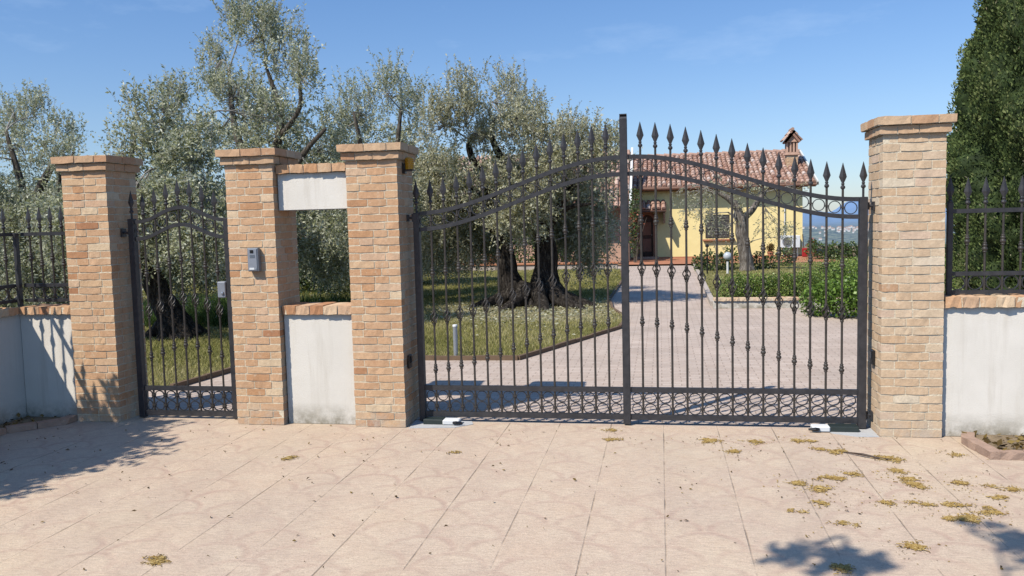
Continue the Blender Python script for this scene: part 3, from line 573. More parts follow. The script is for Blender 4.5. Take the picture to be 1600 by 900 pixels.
# ================================================================= GATES
GY=.25
ss=lambda t:(lambda c:c*c*(3-2*c))(min(1,max(0,t)))
def zc_left(x): return 1.895+.43*ss((x+2.14)/(2.14-.36))
def zc_right(x): return 1.915+.412*ss((1.60-x)/(1.60+.22))
def rail(root,name,x0,x1,fz,h,d,n=40,y=GY):
    mb=MB(); X=np.linspace(x0,x1,n); flatbar(mb,[(x,y,fz(x)) for x in X],h,d); return mb.build(name,M['iron'],root)
def leaf(label,posts,xs,zc,x0,x1,mid):
    root=empty('driveway_gate_leaf',((x0+x1)/2,GY,0),label,'gate','leaves of the driveway gate')
    rail(root,'top_rail',x0,x1,lambda x:zc(x)-.008,.036,.03); rail(root,'arched_rail',x0,x1,lambda x:zc(x)-.150,.036,.03)
    rail(root,'middle_rail',x0,x1,lambda x:.312,.044,.03,2); rail(root,'bottom_rail',x0,x1,lambda x:.073,.046,.034,2)
    ed=[x0]+list(xs)+[x1]
    for x in xs:
        z=zc(x); iron_bar(root,x,GY,.075,z+.075,[('collar',z-.54),('basket',z-.955),('collar',z-1.415)],bands=(.144,.244,z-.078))
    for a,b in zip(ed[:-1],ed[1:]):
        c=(a+b)/2; w=b-a
        if w<.085: continue
        for zz in (.144,.241):
            m=MB(); ring(m,(c,GY,zz),.0485,.0075,sx=min(1.12,(w-.02)/.097)); m.build('ring',M['iron'],root)
        m=MB(); s=abs(zc(b)-zc(a))/w; ring(m,(c,GY,zc(c)-.079),.0515*math.cos(math.atan(s)),.0065); m.build('ring',M['iron'],root)
    for p in posts:
        mb=MB(); box(mb,p[0],p[1],GY-.035,GY+.035,p[2],p[3],bev=.004)
        o=mb.build('post',M['iron'],root)
        if p[4]=='scroll':
            s=MB(); t=np.linspace(0,1,22); a=PI*.5+t*PI*1.9; r_=.042*(1-.55*t); xm=(p[0]+p[1])/2
            V=[]
            for aa,rr in zip(a,r_):
                yy=GY-.012+rr*math.cos(aa)*-1; zz=p[3]+.0+rr*math.sin(aa)
                V+=[(p[0]+.001,yy,zz),(p[1]-.001,yy,zz),(p[1]-.001,yy+.008*math.cos(aa),zz-.008*math.sin(aa)),(p[0]+.001,yy+.008*math.cos(aa),zz-.008*math.sin(aa))]
            F=[[i*4+k,(i+1)*4+k,(i+1)*4+(k+1)%4,i*4+(k+1)%4] for i in range(21) for k in range(4)]+[[3,2,1,0],[84,85,86,87]]
            s.add(V,F); s.build('scroll',M['iron'],o)
        elif p[4]=='spear': 
            d=MB(); xm=(p[0]+p[1])/2; tube(d,[(xm,GY,p[3]-.01),(xm,GY,p[3]+.075)],.0095,8); s_=d.build('finial_stem',M['iron'],o); deco(o,'spearhead',(xm,GY,p[3]+.075))
    return root
LX=[-2.015+i*.1202 for i in range(14)]; RX=[-.1615+i*.1257 for i in range(14)]
gl=leaf('left leaf of the black wrought iron driveway gate, in front of the big olive trunk',[(-2.172,-2.118,.012,1.895,'spear'),(-.334,-.270,.012,2.64,'scroll')],LX,zc_left,-2.117,-.335,0)
gr=leaf('right leaf of the black wrought iron driveway gate, in front of the yellow house',[(1.60,1.662,.012,1.925,'spear')],RX,zc_right,-.268,1.599,0)
def hinge(root,x0,x1,z,y=GY):
    mb=MB(); tube(mb,[(x0,y,z),(x1,y,z)],.012,8); box(mb,max(x0,x1)-.012,max(x0,x1),y-.03,y+.03,z-.035,z+.035); lathe(mb,(x0+.0,y,z-.03),[(.02,0),(.02,.06)],10)
    mb.build('hinge',M['iron'],root)
hinge(gr,1.662,1.7145,1.85); hinge(gl,-2.2325,-2.172,1.85); hinge(gr,1.662,1.7145,.12)
PY=.20
def zc_ped(x): return 1.885+.125*math.cos(min(1,abs(x+4.42)/.44)*PI/2)**2 if abs(x+4.42)<.44 else 1.885
PG=empty('pedestrian_gate',(-4.44,PY,0),'narrow black iron pedestrian gate between two brick pillars','gate')
rail(PG,'top_rail',-4.893,-3.98,lambda x:zc_ped(x)-.005,.034,.028,y=PY); rail(PG,'arched_rail',-4.893,-3.98,lambda x:zc_ped(x)-.165,.034,.028,y=PY)
rail(PG,'middle_rail',-4.893,-3.98,lambda x:.29,.042,.028,2,y=PY); rail(PG,'bottom_rail',-4.893,-3.98,lambda x:.05,.05,.03,2,y=PY)
PX=[-4.805+i*.1217 for i in range(7)]
for x in PX:
    z=zc_ped(x); iron_bar(PG,x,PY,.06,z+.05,[('collar',z-.49),('basket',z-.86),('collar',z-1.29)],bands=(.125,.222))
ed=[-4.893]+PX+[-3.98]
for a,b in zip(ed[:-1],ed[1:]):
    c=(a+b)/2; w=b-a
    for zz in(.123,.220):
        m=MB(); ring(m,(c,PY,zz),.047,.0075,sx=min(1.15,(w-.02)/.094)); m.build('ring',M['iron'],PG)
    m=MB(); ring(m,(c,PY,zc_ped(c)-.085),.046 if w>.1 else .034,.0065); m.build('ring',M['iron'],PG)
for k,(a,b) in enumerate(((-4.955,-4.893),(-3.98,-3.925))):
    mb=MB(); box(mb,a,b,PY-.03,PY+.03,.01,1.91 if k==0 else 1.895,bev=.004); o=mb.build('post',M['iron'],PG)
    if k==0:
        d=MB(); tube(d,[(-4.924,PY,1.9),(-4.924,PY,1.97)],.0095,8); d.build('finial_stem',M['iron'],o); deco(o,'spearhead',(-4.924,PY,1.965))
mb=MB(); box(mb,-4.062,-3.981,PY-.045,PY+.03,1.155,1.305,bev=.006); lk=mb.build('lock_box',M['lgrey'],PG)
kb=MB(); lathe(kb,(-4.01,PY-.048,1.20),[(.012,-.012),(.014,0),(.012,.012)],8); kb.build('key_cylinder',M['silver'],lk)
mb=MB(); tube(mb,[(-5.0295,PY,1.78),(-4.955,PY,1.78)],.012,8); box(mb,-5.029,-5.015,PY-.035,PY+.035,1.74,1.82); mb.build('hinge',M['iron'],PG)
mb=MB(); box(mb,-3.925,-3.8445,PY-.01,PY+.02,.01,1.88); mb.build('stop_post',M['iron'],PG)
# ------------------------------------------------ fences on the walls
def fence(label,p0,p1,posts,step=.131,zb=1.085,off=.13):
    a=np.array(p0,float); b=np.array(p1,float); L=np.linalg.norm(b-a); u=(b-a)/L; ax='x' if abs(u[0])>.5 else 'y'
    root=empty('iron_fence',(*a,zb),label,'fence','iron fences on the garden walls')
    for nm,z,h in(('top_rail',1.79,.034),('middle_rail',1.292,.032),('bottom_rail',1.145,.03)):
        mb=MB(); q0,q1=np.minimum(a,b),np.maximum(a,b)
        if ax=='x': box(mb,q0[0],q1[0],a[1]-.015,a[1]+.015,z-h/2,z+h/2)
        else: box(mb,a[0]-.015,a[0]+.015,q0[1],q1[1],z-h/2,z+h/2)
        mb.build(nm,M['iron'],root)
    n=int((L-off*.5)/step); pr=None
    for i in range(n):
        p=a+u*(off+i*step)
        if np.linalg.norm(b-p)<.04: continue
        iron_bar(root,p[0],p[1],1.13,1.845,[('collar',1.56)] if i%2==0 else [('collar',1.50)])
    for i in range(n+1):
        p=a+u*(off+(i-.5)*step)
        if np.linalg.norm(b-p)<.06 or np.linalg.norm(p-a)<.05: continue
        m=MB(); ring(m,(p[0],p[1],1.2185),.058,.0075,ax=ax); m.build('ring',M['iron'],root)
    for i,p in enumerate(posts):
        mb=MB(); box(mb,p[0]-.02,p[0]+.02,p[1]-.02,p[1]+.02,zb,p[2],bev=.003); o=mb.build('post',M['iron'],root)
        if len(p)>3: deco(o,'spearhead',(p[0],p[1],p[2]-.005))
    return root
fence('black spear topped fence on the sunlit right wall, in front of the cypress',(2.268,.18),(7.0,.18),[(2.268,.18,1.86,1),(4.6,.18,1.83),(7.0,.18,1.83)])
fence('short black spear topped fence between the left pillar and the wall corner',(-5.50,.2),(-6.12,.2),[],step=.118,off=.06)
fence('black spear topped fence running forward on the left corner wall',(-6.20,.2),(-6.20,-4.4),[(-6.16,.17,1.80),(-6.20,-2.2,1.83),(-6.20,-4.38,1.83)])
# ------------------------------------------------ fittings
ic=empty('intercom',(-3.585,-.02,1.41),'grey intercom panel with camera on the brick pillar by the pedestrian gate','intercom')
mb=MB(); box(mb,-3.637,-3.533,-.052,-.0035,1.408,1.618,bev=.005); mb.build('housing',M['grey'],ic)
mb=MB(); box(mb,-3.630,-3.545,-.058,-.0525,1.416,1.610,bev=.002); fp=mb.build('front_panel',M['lgrey'],ic)
mb=MB(); box(mb,-3.607,-3.574,-.062,-.0585,1.572,1.600,bev=.002); mb.build('camera',M['black'],ic)
mb=MB(); 
for k in range(5): box(mb,-3.610,-3.562,-.0600,-.0585,1.530+k*.006,1.533+k*.006)
mb.build('speaker_grille',M['grey'],ic)
mb=MB(); box(mb,-3.618,-3.572,-.0600,-.0585,1.424,1.442); mb.build('name_plate',M['white'],ic)
mb=MB(); box(mb,-3.566,-3.550,-.0610,-.0585,1.426,1.440); mb.build('call_button',M['silver'],ic)
bc=empty('beacon',(-2.19,.2,2.27),'amber flashing beacon on a bracket on the side of the pillar','beacon')
mb=MB(); box(mb,-2.233,-2.205,.14,.20,2.24,2.33,bev=.004); box(mb,-2.215,-2.135,.135,.225,2.262,2.275,bev=.003); mb.build('bracket',M['black'],bc)
mb=MB(); lathe(mb,(-2.175,.18,2.275),[(.040,0),(.043,.004)]+[(.043-.003*(i%2),.008+i*.008) for i in range(11)]+[(.040,.098),(.030,.106)],16); mb.build('lens',M['amber'],bc,smooth=False)
for x0,x1,y,lb,z in((-2.2325,-2.212,.14,'black photocell on the side of the pillar left of the driveway gate',.57),(1.690,1.7145,.20,'black photocell on the side of the pale right pillar',.615)):
    pc=empty('photocell',((x0+x1)/2,y,z),lb,'photocell','gate photocells')
    mb=MB(); box(mb,x0,x1,y-.045,y+.045,z-.06,z+.06,bev=.005); mb.build('housing',M['black'],pc)
    s=1 if x1<0 else -1; xf=x1 if x1<0 else x0
    mb=MB(); box(mb,min(xf+s*.0005,xf+s*.004),max(xf+s*.0005,xf+s*.004),y-.025,y+.025,z-.01,z+.045); mb.build('lens',M['glass'],pc)
for x0,x1,xc0,xc1,s,lb in((-2.11,-1.93,-1.93,-1.775,1,'white capped gate motor under the left leaf of the driveway gate'),(1.36,1.585,1.215,1.36,-1,'white capped gate motor under the right leaf of the driveway gate')):
    gm=empty('gate_motor',((x0+x1)/2,.17,0),lb,'gate motor','gate motors under the driveway gate')
    mb=MB(); box(mb,x0,x1,.115,.235,.003,.048,bev=.004); mb.build('ground_box',M['dgreen'],gm)
    mb=MB(); box(mb,xc0+.001,xc1-.001,.10,.20,.004,.050,bev=.008); cv=mb.build('cover',M['white'],gm)
    xm=xc1 if s>0 else xc0
    mb=MB(); tube(mb,[(xm-s*.055,.095,.028),(xm-s*.025,.090,.030),(xm+s*.03,.10,.026)],[.012,.016,.008],8); mb.build('release_lever',M['black'],cv)
for poly,lb in(([(-2.225,.27),(-1.70,.27),(-1.66,.16),(-1.80,.03),(-2.20,-.02)],'grey concrete patch in the paving at the foot of the left gate pillar'),([(1.33,.27),(1.71,.27),(1.71,-.01),(1.55,-.02),(1.36,.08)],'grey concrete patch in the paving at the foot of the right gate pillar')):
    mb=MB(); n=len(poly); mb.add([(x,y,-.002) for x,y in poly]+[(x,y,.0042) for x,y in poly],[list(range(n,2*n))]+[[i,(i+1)%n,n+(i+1)%n,n+i] for i in range(n)]); o=mb.build('concrete_patch',M['concrete']); o['kind']='structure'
# ================================================================= HOUSE
H=empty('house',(1.5,29,0),'yellow house with a red pantile roof at the end of the driveway','house')
HY=29.0
def tiles(mb,o,u,v,nx,ny,w=.205,l=.37,rng=RNG):
    o=np.asarray(o,float);u=unit(np.asarray(u,float));v=unit(np.asarray(v,float)); N=unit(np.cross(u,v))
    a=np.linspace(PI,0,6)
    for i in range(nx):
        for j in range(ny):
            p=o+u*(i*w)+v*(j*l); r=w*.43; c=p+u*w*.5; V=[]
            jt=rng.normal()*.012
            for e,(s,rr,h) in enumerate(((0,r,.025),(l*1.08,r*.86,.0))):
                for t in a: V.append(c+u*(rr*math.cos(t)+jt)+N*(rr*math.sin(t)*1.0+h)+v*s)
            mb.add(V,[[k,k+1,7+k,6+k] for k in range(5)]+[[5,4,3,2,1,0]],float(np.clip(rng.normal(.5,.24),0,1)))
    q=[o-N*.03,o+u*nx*w-N*.03,o+u*nx*w+v*(ny*l)-N*.03,o+v*(ny*l)-N*.03]
    mb.add(q+[x-N*.09 for x in q],BOXF,.1)
def part(name,m,parent=H,**k): return lambda mb:mb.build(name,M[m],parent,**k)
# main wall with openings for door and window
mb=MB()
def wallrect(x0,x1,z0,z1,y=HY,t=.3): box(mb,x0,x1,y,y+t,z0,z1)
wallrect(-3.2,-.82,.0,3.0); wallrect(-.82,-.30,2.0,3.0); wallrect(-.30,1.86,0,3.0); wallrect(1.86,2.85,0,.86); wallrect(1.86,2.85,1.84,3.0); wallrect(2.85,5.75,0,3.0)
box(mb,5.45,5.75,29.3,37,0,3.0); box(mb,-3.2,-2.9,29.3,37,0,3.0); box(mb,-2.9,5.45,36.7,37,0,3.0)
mb.add([(5.75,29,3.0),(5.75,37,3.0),(5.75,33,4.5),(5.45,29,3.0),(5.45,37,3.0),(5.45,33,4.5)],[[0,1,2],[3,5,4],[0,2,5,3],[2,1,4,5]])
mb.build('wall',M['yellow'],H)
mb=MB(); box(mb,-3.2,5.77,28.985,28.998,.0,.12); mb.build('plinth',M['terr'],H)
d=MB(); box(d,-.82,-.30,29.10,29.16,.16,2.0); dr=d.build('door',M['wood'],H)
d=MB(); 
for z in(.35,1.05): box(d,-.74,-.38,29.085,29.0995,z,z+.55,bev=.006)
d.build('door_panel',M['brown'],dr); d=MB(); lathe(d,(-.36,29.08,1.05),[(.02,-.02),(.025,0),(.02,.02)],8); d.build('handle',M['silver'],dr)
d=MB()      # arched surround
box(d,-.98,-.825,28.93,29.06,.12,1.68); box(d,-.295,-.14,28.93,29.06,.12,1.68)
A=np.linspace(0,PI,13); V=[]
for t in A:
    for rr,y in((.42,28.93),(.42,29.06),(.262,29.06),(.262,28.93)): V.append((-.56+rr*math.cos(t),y,1.685+rr*.85*math.sin(t)))
d.add(V,[[i*4+k,(i+1)*4+k,(i+1)*4+(k+1)%4,i*4+(k+1)%4] for i in range(12) for k in range(4)])
d.build('door_surround',M['brown'],H)
d=MB(); box(d,-1.05,-.08,28.55,28.98,.02,.145,bev=.01); d.build('door_step',M['kerb'],H)
d=MB(); tiles(d,(-.78,28.25,2.12),(1,0,0),(0,.72,.34),5,2,.205,.40); hood=d.build('door_hood',M['tile'],H)
d=MB(); box(d,-.76,.22,28.27,28.98,2.02,2.07); box(d,.13,.20,28.3,28.98,1.55,2.018); d.build('hood_bracket',M['wood'],hood)
# window
w=MB(); box(w,1.862,2.848,29.06,29.10,.862,1.838,bev=.005); wn=w.build('window',M['shutter'],H)
w=MB()
for k in range(14): box(w,1.90+0,2.335,29.035,29.058,.90+k*.066,.945+k*.066); box(w,2.375,2.81,29.035,29.058,.90+k*.066,.945+k*.066)
w.build('shutter_slats',M['shutter'],wn)
w=MB()
for k in range(9): tube(w,[(1.90+k*.113,28.96,.88),(1.90+k*.113,28.96,1.82)],.008,5)
for z in(1.0,1.35,1.7): box(w,1.865,2.845,28.955,28.965,z,z+.02)
w.build('grille',M['iron'],wn)
w=MB(); box(w,1.75,3.05,28.86,28.997,.76,.83,bev=.01); w.build('sill',M['terr'],wn)
w=MB(); tiles(w,(-3.2,28.55,3.025),(1,0,0),(0,4.45,1.565),46,13,.205,.36); 
tiles(w,(6.23,37.7,2.93),(-1,0,0),(0,-4.72,1.66),46,14,.205,.36); rf=w.build('roof',M['tile'],H)
w=MB(); 
for k in range(25): tube(w,[(-3.2+k*.377,33.0,4.66),(-3.2+(k+1)*.377+.05,33.0,4.62)],[.10,.085],8)
w.build('ridge_tiles',M['tile'],rf)
w=MB(); box(w,-3.2,6.2,28.62,28.68,2.88,2.99); 
for k in range(22): box(w,-3.0+k*.42,-2.93+k*.42,28.69,28.99,2.90,2.985)
w.build('rafters',M['wood'],rf)
w=MB(); tube(w,smooth_path([(-3.2,28.50,2.99),(6.2,28.50,2.97)],2),.06,8); w.build('gutter',M['brown'],rf)
w=MB(); box(w,6.232,6.30,28.52,28.7,2.95,3.06)
w.add([(6.235,28.52,2.95),(6.29,28.52,2.95),(6.29,33.0,4.54),(6.235,33.0,4.54),(6.235,28.52,3.11),(6.29,28.52,3.11),(6.29,33.0,4.70),(6.235,33.0,4.70)],BOXF); w.build('verge_board',M['offwhite'],rf)
# chimney
c=MB(); cx,cy=5.60,31.0; rng=np.random.default_rng(8)
for k in range(13): brick_course(c,cx-.235,cx+.235,cy-.235,cy+.235,3.45+k*.066,.056,rng,k%2,th=.11,jit=.003)
box(c,cx-.228,cx+.228,cy-.228,cy+.228,3.4,4.305,.5,1)
ch=c.build('chimney',[M['brick_cap'],M['mortar']],H)
c=MB(); box(c,cx-.30,cx+.30,cy-.30,cy+.30,4.31,4.38,bev=.01); box(c,cx-.26,cx+.26,cy-.26,cy+.26,4.383,4.44); 
for dx in(-.20,-.067,.067,.20):
    for dy in(-.20,.20): box(c,cx+dx-.035,cx+dx+.035,cy+dy-.04,cy+dy+.04,4.443,4.86)
for dy in(-.067,.067):
    for dx in(-.20,.20): box(c,cx+dx-.035,cx+dx+.035,cy+dy-.026,cy+dy+.026,4.443,4.86)
box(c,cx-.28,cx+.28,cy-.28,cy+.28,4.863,4.93,bev=.01); c.build('chimney_lantern',M['pink'],ch)
c=MB(); c.add([(cx-.27,cy-.27,4.935),(cx+.27,cy-.27,4.935),(cx,cy-.27,5.30),(cx-.27,cy+.27,4.935),(cx+.27,cy+.27,4.935),(cx,cy+.27,5.30)],[[0,1,2],[4,3,5],[0,3,4,1]]); c.build('chimney_gable',M['pink'],ch)
c=MB()
for s in(-1,1):
    for j in range(3): tiles(c,(cx+s*.36,cy-.37 if s>0 else cy+.37,4.90),(0,1*s,0),(-s*.37,0,.46),4,2,.185,.31)
    break
for s in(-1,1): tiles(c,(cx+s*.36,cy-.37 if s>0 else cy+.37,4.90),(0,s,0),(-s*.37,0,.46),4,2,.185,.31)
tube(c,[(cx,cy-.39,5.41),(cx,cy+.39,5.41)],.07,8); c.build('chimney_roof',M['tile'],ch)
# projecting wing on the left
w=MB(); box(w,-9.5,-1.25,27.1,28.98,0,2.25); w.add([(-1.25,27.1,2.253),(-1.25,28.98,2.253),(-1.25,28.98,4.0),(-1.45,27.1,2.253),(-1.45,28.98,2.253),(-1.45,28.98,4.0)],[[0,1,2],[3,5,4],[0,2,5,3],[1,4,5,2]]); w.build('wing_wall',M['pink'],H)
w=MB(); tiles(w,(-9.6,26.15,2.22),(1,0,0),(0,3.2,2.45),41,11,.205,.36); wr_=w.build('wing_roof',M['tile'],H)
w=MB(); w.add([(-1.19,26.1,2.12),(-1.10,26.1,2.12),(-1.10,29.3,4.57),(-1.19,29.3,4.57),(-1.19,26.1,2.34),(-1.10,26.1,2.34),(-1.10,29.3,4.79),(-1.19,29.3,4.79)],BOXF); w.build('verge_board',M['offwhite'],wr_)
w=MB(); box(w,-1.55,-1.30,26.3,26.55,0,2.1,bev=.01); box(w,-4.5,-4.25,26.3,26.55,0,2.1,bev=.01); w.build('porch_column',M['pink'],H)
w=MB(); box(w,5.02,5.06,28.93,28.997,.55,2.1,bev=.008); w.build('conduit',M['white'],H)
ac=empty('air_conditioner',(5.2,28.75,.3),'white air conditioning unit with round fan grille by the yellow wall','air conditioner')
w=MB(); box(w,4.84,5.60,28.60,28.90,.42,.92,bev=.015); w.build('casing',M['white'],ac)
w=MB(); ring(w,(5.10,28.592,.67),.20,.02,20,dep=.012); 
for k in range(5): ring(w,(5.10,28.594,.67),.17-k*.032,.006,16,dep=.008)
w.build('fan_grille',M['grey'],ac)
w=MB(); lathe(w,(5.10,28.59,.67),[(.02,-.02),(.02,.02)],8); box(w,4.95,5.25,28.597,28.5995,.52,.82); w.build('fan',M['shutter'],ac)
w=MB()
for x in(4.95,5.5):
    box(w,x-.02,x+.02,28.62,28.997,.385,.418); box(w,x-.02,x+.02,28.62,28.66,0,.384)
w.build('bracket',M['grey'],ac)
t=sheet('terrace_paving',[(-1.55,24.5),(6.4,24.3),(6.4,28.985),(-1.55,28.985)],.062,'terr')
# low terracotta terrace wall at the far end of the lawn
w=empty('low_garden_wall',(-6,22.8,0),'low terracotta coloured wall behind the far edge of the olive lawn','garden wall')
mb=MB(); box(mb,-14,-1.5,22.6,22.85,0,.20,bev=.01); mb.build('base',M['kerbwhite'],w); mb=MB(); box(mb,-14,-1.47,22.56,22.9,.203,.27,bev=.01); mb.build('capping',M['terr'],w)
def pot(x,y,z,s,label,seed,mat='hedge',group='terracotta plant pots',flower=False):
    r=empty('potted_plant',(x,y,z),label,'potted plant',group)
    m=MB(); lathe(m,(x,y,z),[(.11*s,0),(.165*s,.25*s),(.185*s,.252*s),(.19*s,.31*s),(.165*s,.31*s),(.15*s,.27*s)],14); m.build('pot',M['terr'],r,smooth=False)
    rng=np.random.default_rng(seed); V,t=shrub_mass([(x,y,z+.48*s,.2*s,.2*s,.26*s)],900/s,.07*s,rng,surf=.2); build_foliage('plant',M[mat],r,V,t)
    if flower:
        P=np.array([x,y,z+.55*s])+ball(60,rng)*.22*s; build_foliage('flowers',M['flower'],r,leaf_quads(P,rng.normal(size=P.shape),np.full(60,.06*s),.5,rng=rng),rng.uniform(0,1,60))
pot(-6.05,22.7,.27,1.15,'terracotta pot standing on the low wall behind the olive lawn',31)
pot(-7.1,22.72,.27,.9,'smaller plant pot at the left on the low garden wall',32)
pot(5.95,28.0,.065,1.0,'flowering plant in a pot at the right corner of the house',33,'tallgrass',flower=True)
pot(4.35,27.9,.065,.8,'orange pot in front of the air conditioning unit',34,'litter')
rk=empty('red_garden_tool',(5.72,28.3,.062),'red handled garden tool leaning by the house corner','garden tool')
m=MB(); tube(m,[(5.70,28.2,.065),(5.74,28.9,.95)],.02,6); m.build('shaft',M['wood'],rk); m=MB(); box(m,5.60,5.82,28.14,28.19,.066,.42,bev=.02); m.build('blade',M['red'],rk)
# lamps
g=empty('garden_lamp',(1.99,19,.05),'white globe garden lamp on a short post in front of the house shrubs','garden lamp')
m=MB(); tube(m,[(1.99,19,.05),(1.99,19,.44)],.035,10); m.build('post',M['offwhite'],g); m=MB(); lathe(m,(1.99,19,.43),[(.05,0),(.05,.03)],10); m.build('collar',M['black'],g)
m=MB(); lathe(m,(1.99,19,.575),[(.13*math.sin(t),-.13*math.cos(t)) for t in np.linspace(.25,PI-.02,12)],20); m.build('globe',M['globe'],g,smooth=True)
g=empty('garden_lamp',(1.39,19,.05),'slim black lamp post beside the shrubs left of the white globe','garden lamp')
m=MB(); tube(m,[(1.39,19,.05),(1.39,19,.86)],.022,8); m.build('post',M['black'],g); m=MB(); lathe(m,(1.39,19,.86),[(.03,0),(.06,.02),(.06,.05),(.02,.09)],10); m.build('lamp_head',M['black'],g)
g=empty('bollard_light',(-2.676,3.64,.035),'slim pale bollard on the lawn just behind the left gate leaf','bollard')
m=MB(); tube(m,[(-2.676,3.64,.035),(-2.676,3.64,.43)],.030,14); m.build('post',M['silver'],g); m=MB(); lathe(m,(-2.676,3.64,.431),[(.033,0),(.033,.02),(.026,.028)],14); m.build('cap',M['white'],g)
# ================================================================= TREES
BL=BLOBS
for k_ in 'ABDE': BL[k_]=[(b[0],b[1],b[2]-(.24 if b[6]=='u' else 0),*b[3:]) for b in BL[k_]]
GRP='old olive trees in the garden'
olive('big old olive with twin twisted trunks on the lawn behind the driveway gate',GRP,(-2.75,10.4,.04),
 [([(-3.05,10.45,-.05),(-3.12,10.45,.28),(-3.20,10.42,.7),(-3.22,10.4,1.1),(-3.29,10.4,1.5),(-3.42,10.4,2.0),(-3.62,10.4,2.56)],[.46,.32,.21,.175,.165,.15,.12],22),
  ([(-2.45,10.35,-.05),(-2.44,10.35,.25),(-2.40,10.38,.65),(-2.36,10.4,1.2),(-2.45,10.4,1.86),(-2.55,10.4,2.3)],[.58,.40,.26,.225,.19,.15],24),
  ([(-2.75,10.3,-.06),(-2.78,10.3,.2),(-2.8,10.4,.45)],[.62,.38,.1],20)]+
 [([(-2.6+dx*.3,10.35+dy*.3,.42),(-2.6+dx*.62,10.35+dy*.62,.18),(-2.6+dx,10.35+dy,.06),(-2.6+dx*1.3,10.35+dy*1.3,-.03)],[.2,.15,.09,.04],10) for dx,dy in((-1.1,-.3),(-.9,.5),(1.1,-.35),(.9,.4),(-.45,-1.0),(.35,-1.1),(.95,-.85))],
 [([(-3.62,10.4,2.56),(-3.93,10.4,3.24),(-3.9,10.3,3.5),(-3.72,10.3,3.63),(-3.44,10.3,3.56),(-3.33,10.4,3.25)],[.09,.07,.06,.055,.045,.03]),
  ([(-3.29,10.4,1.5),(-3.7,10.6,2.3),(-4.6,10.7,2.9),(-4.9,10.8,3.4)],[.1,.08,.06,.03]),
  ([(-2.55,10.4,2.3),(-3.04,10.3,2.8),(-3.37,10.2,3.4),(-3.38,10.2,3.85),(-3.02,10.2,3.97),(-2.6,10.2,3.6)],[.10,.085,.065,.05,.04,.02]),
  ([(-2.45,10.4,1.86),(-2.0,10.4,2.2),(-1.6,10.5,2.7),(-1.3,10.5,3.3)],[.12,.09,.06,.03]),
  ([(-2.4,10.4,1.5),(-1.9,9.9,2.0),(-1.35,9.7,2.1)],[.07,.05,.03]),
  ([(-3.22,10.4,1.3),(-3.7,9.9,1.9),(-4.2,9.7,2.1)],[.07,.05,.03])],BL['A']+[(-3.5,9.6,2.6,.6,.5,.5,'m'),(-2.4,9.5,2.5,.7,.5,.5,'m'),(-1.7,9.8,2.9,.5,.5,.5,'m'),(-4.4,9.7,2.8,.5,.5,.6,'m')],101,mat='olive_dry',bark='dbark',dens=1.9)
olive('olive with a dark leaning trunk behind the pedestrian gate',GRP,(-7.95,5.5,.03),
 [([(-7.8,5.5,-.05),(-7.88,5.5,.15),(-8.05,5.55,.5),(-8.28,5.6,.95),(-8.42,5.6,1.5),(-8.4,5.6,2.0),(-8.2,5.6,2.5)],[.42,.28,.20,.18,.16,.14,.10],18)]+
 [([(-7.9+dx*.2,5.5+dy*.2,.3),(-7.9+dx*.6,5.5+dy*.6,.12),(-7.9+dx,5.5+dy,0)],[.14,.1,.04],9) for dx,dy in((.5,-.3),(-.5,-.2),(.4,.4),(0,-.5))],
 [([(-8.2,5.6,2.5),(-7.8,5.5,2.9),(-7.6,5.4,3.3),(-7.7,5.2,3.7)],[.09,.07,.05,.03]),([(-8.4,5.6,1.9),(-7.6,5.2,2.4),(-7.0,4.9,2.8)],[.09,.06,.03]),([(-8.3,5.6,2.2),(-8.5,5.5,2.8),(-8.3,5.3,3.2)],[.07,.05,.03])],BL['B']+[(-8.9,4.6,1.9,.5,.5,.6,'d'),(-7.9,4.4,2.2,.5,.4,.5,'d'),(-7.2,4.5,2.0,.45,.4,.5,'d'),(-6.7,6.6,3.6,.45,.4,.45,'u')],102,bark='dbark',dens=2.0)
olive('tallest olive, its crown rising above the pillar with the intercom',GRP,(-7.4,8,.03),
 [([(-7.35,8,-.05),(-7.38,8,.3),(-7.45,8,.8),(-7.4,8,1.6),(-7.45,8,2.4)],[.4,.27,.2,.18,.16],16)],
 [([(-7.45,8,2.4),(-7.3,8,3.0),(-7.1,8,3.45),(-7.05,8,4.0),(-7.3,8,4.9)],[.12,.1,.08,.06,.025]),([(-7.45,8,2.4),(-7.8,8,3.1),(-8.1,8.2,3.9),(-8.3,8.5,4.9)],[.1,.08,.06,.03]),
  ([(-7.4,8,2.0),(-6.6,7.9,3.1),(-6.1,7.9,3.6)],[.09,.06,.03]),([(-7.1,8,3.45),(-6.6,7.9,4.0),(-6.5,7.7,4.6)],[.06,.045,.025])],BL['C'],103,dens=1.7)
olive('slender topped olive directly behind the opening between the middle pillars',GRP,(-6.36,11,.03),
 [([(-6.3,11,-.05),(-6.33,11,.4),(-6.4,11,1.2),(-6.3,11,2.2)],[.34,.22,.17,.14],14)],
 [([(-6.3,11,2.2),(-6.5,11,3.2),(-6.7,11,4.3)],[.1,.07,.03]),([(-6.3,11,2.2),(-5.8,11,3.2),(-5.6,11,4.3)],[.1,.07,.03]),([(-6.4,11,1.6),(-7.0,10.8,2.4)],[.08,.04])],BL['D'],104,dens=1.6)
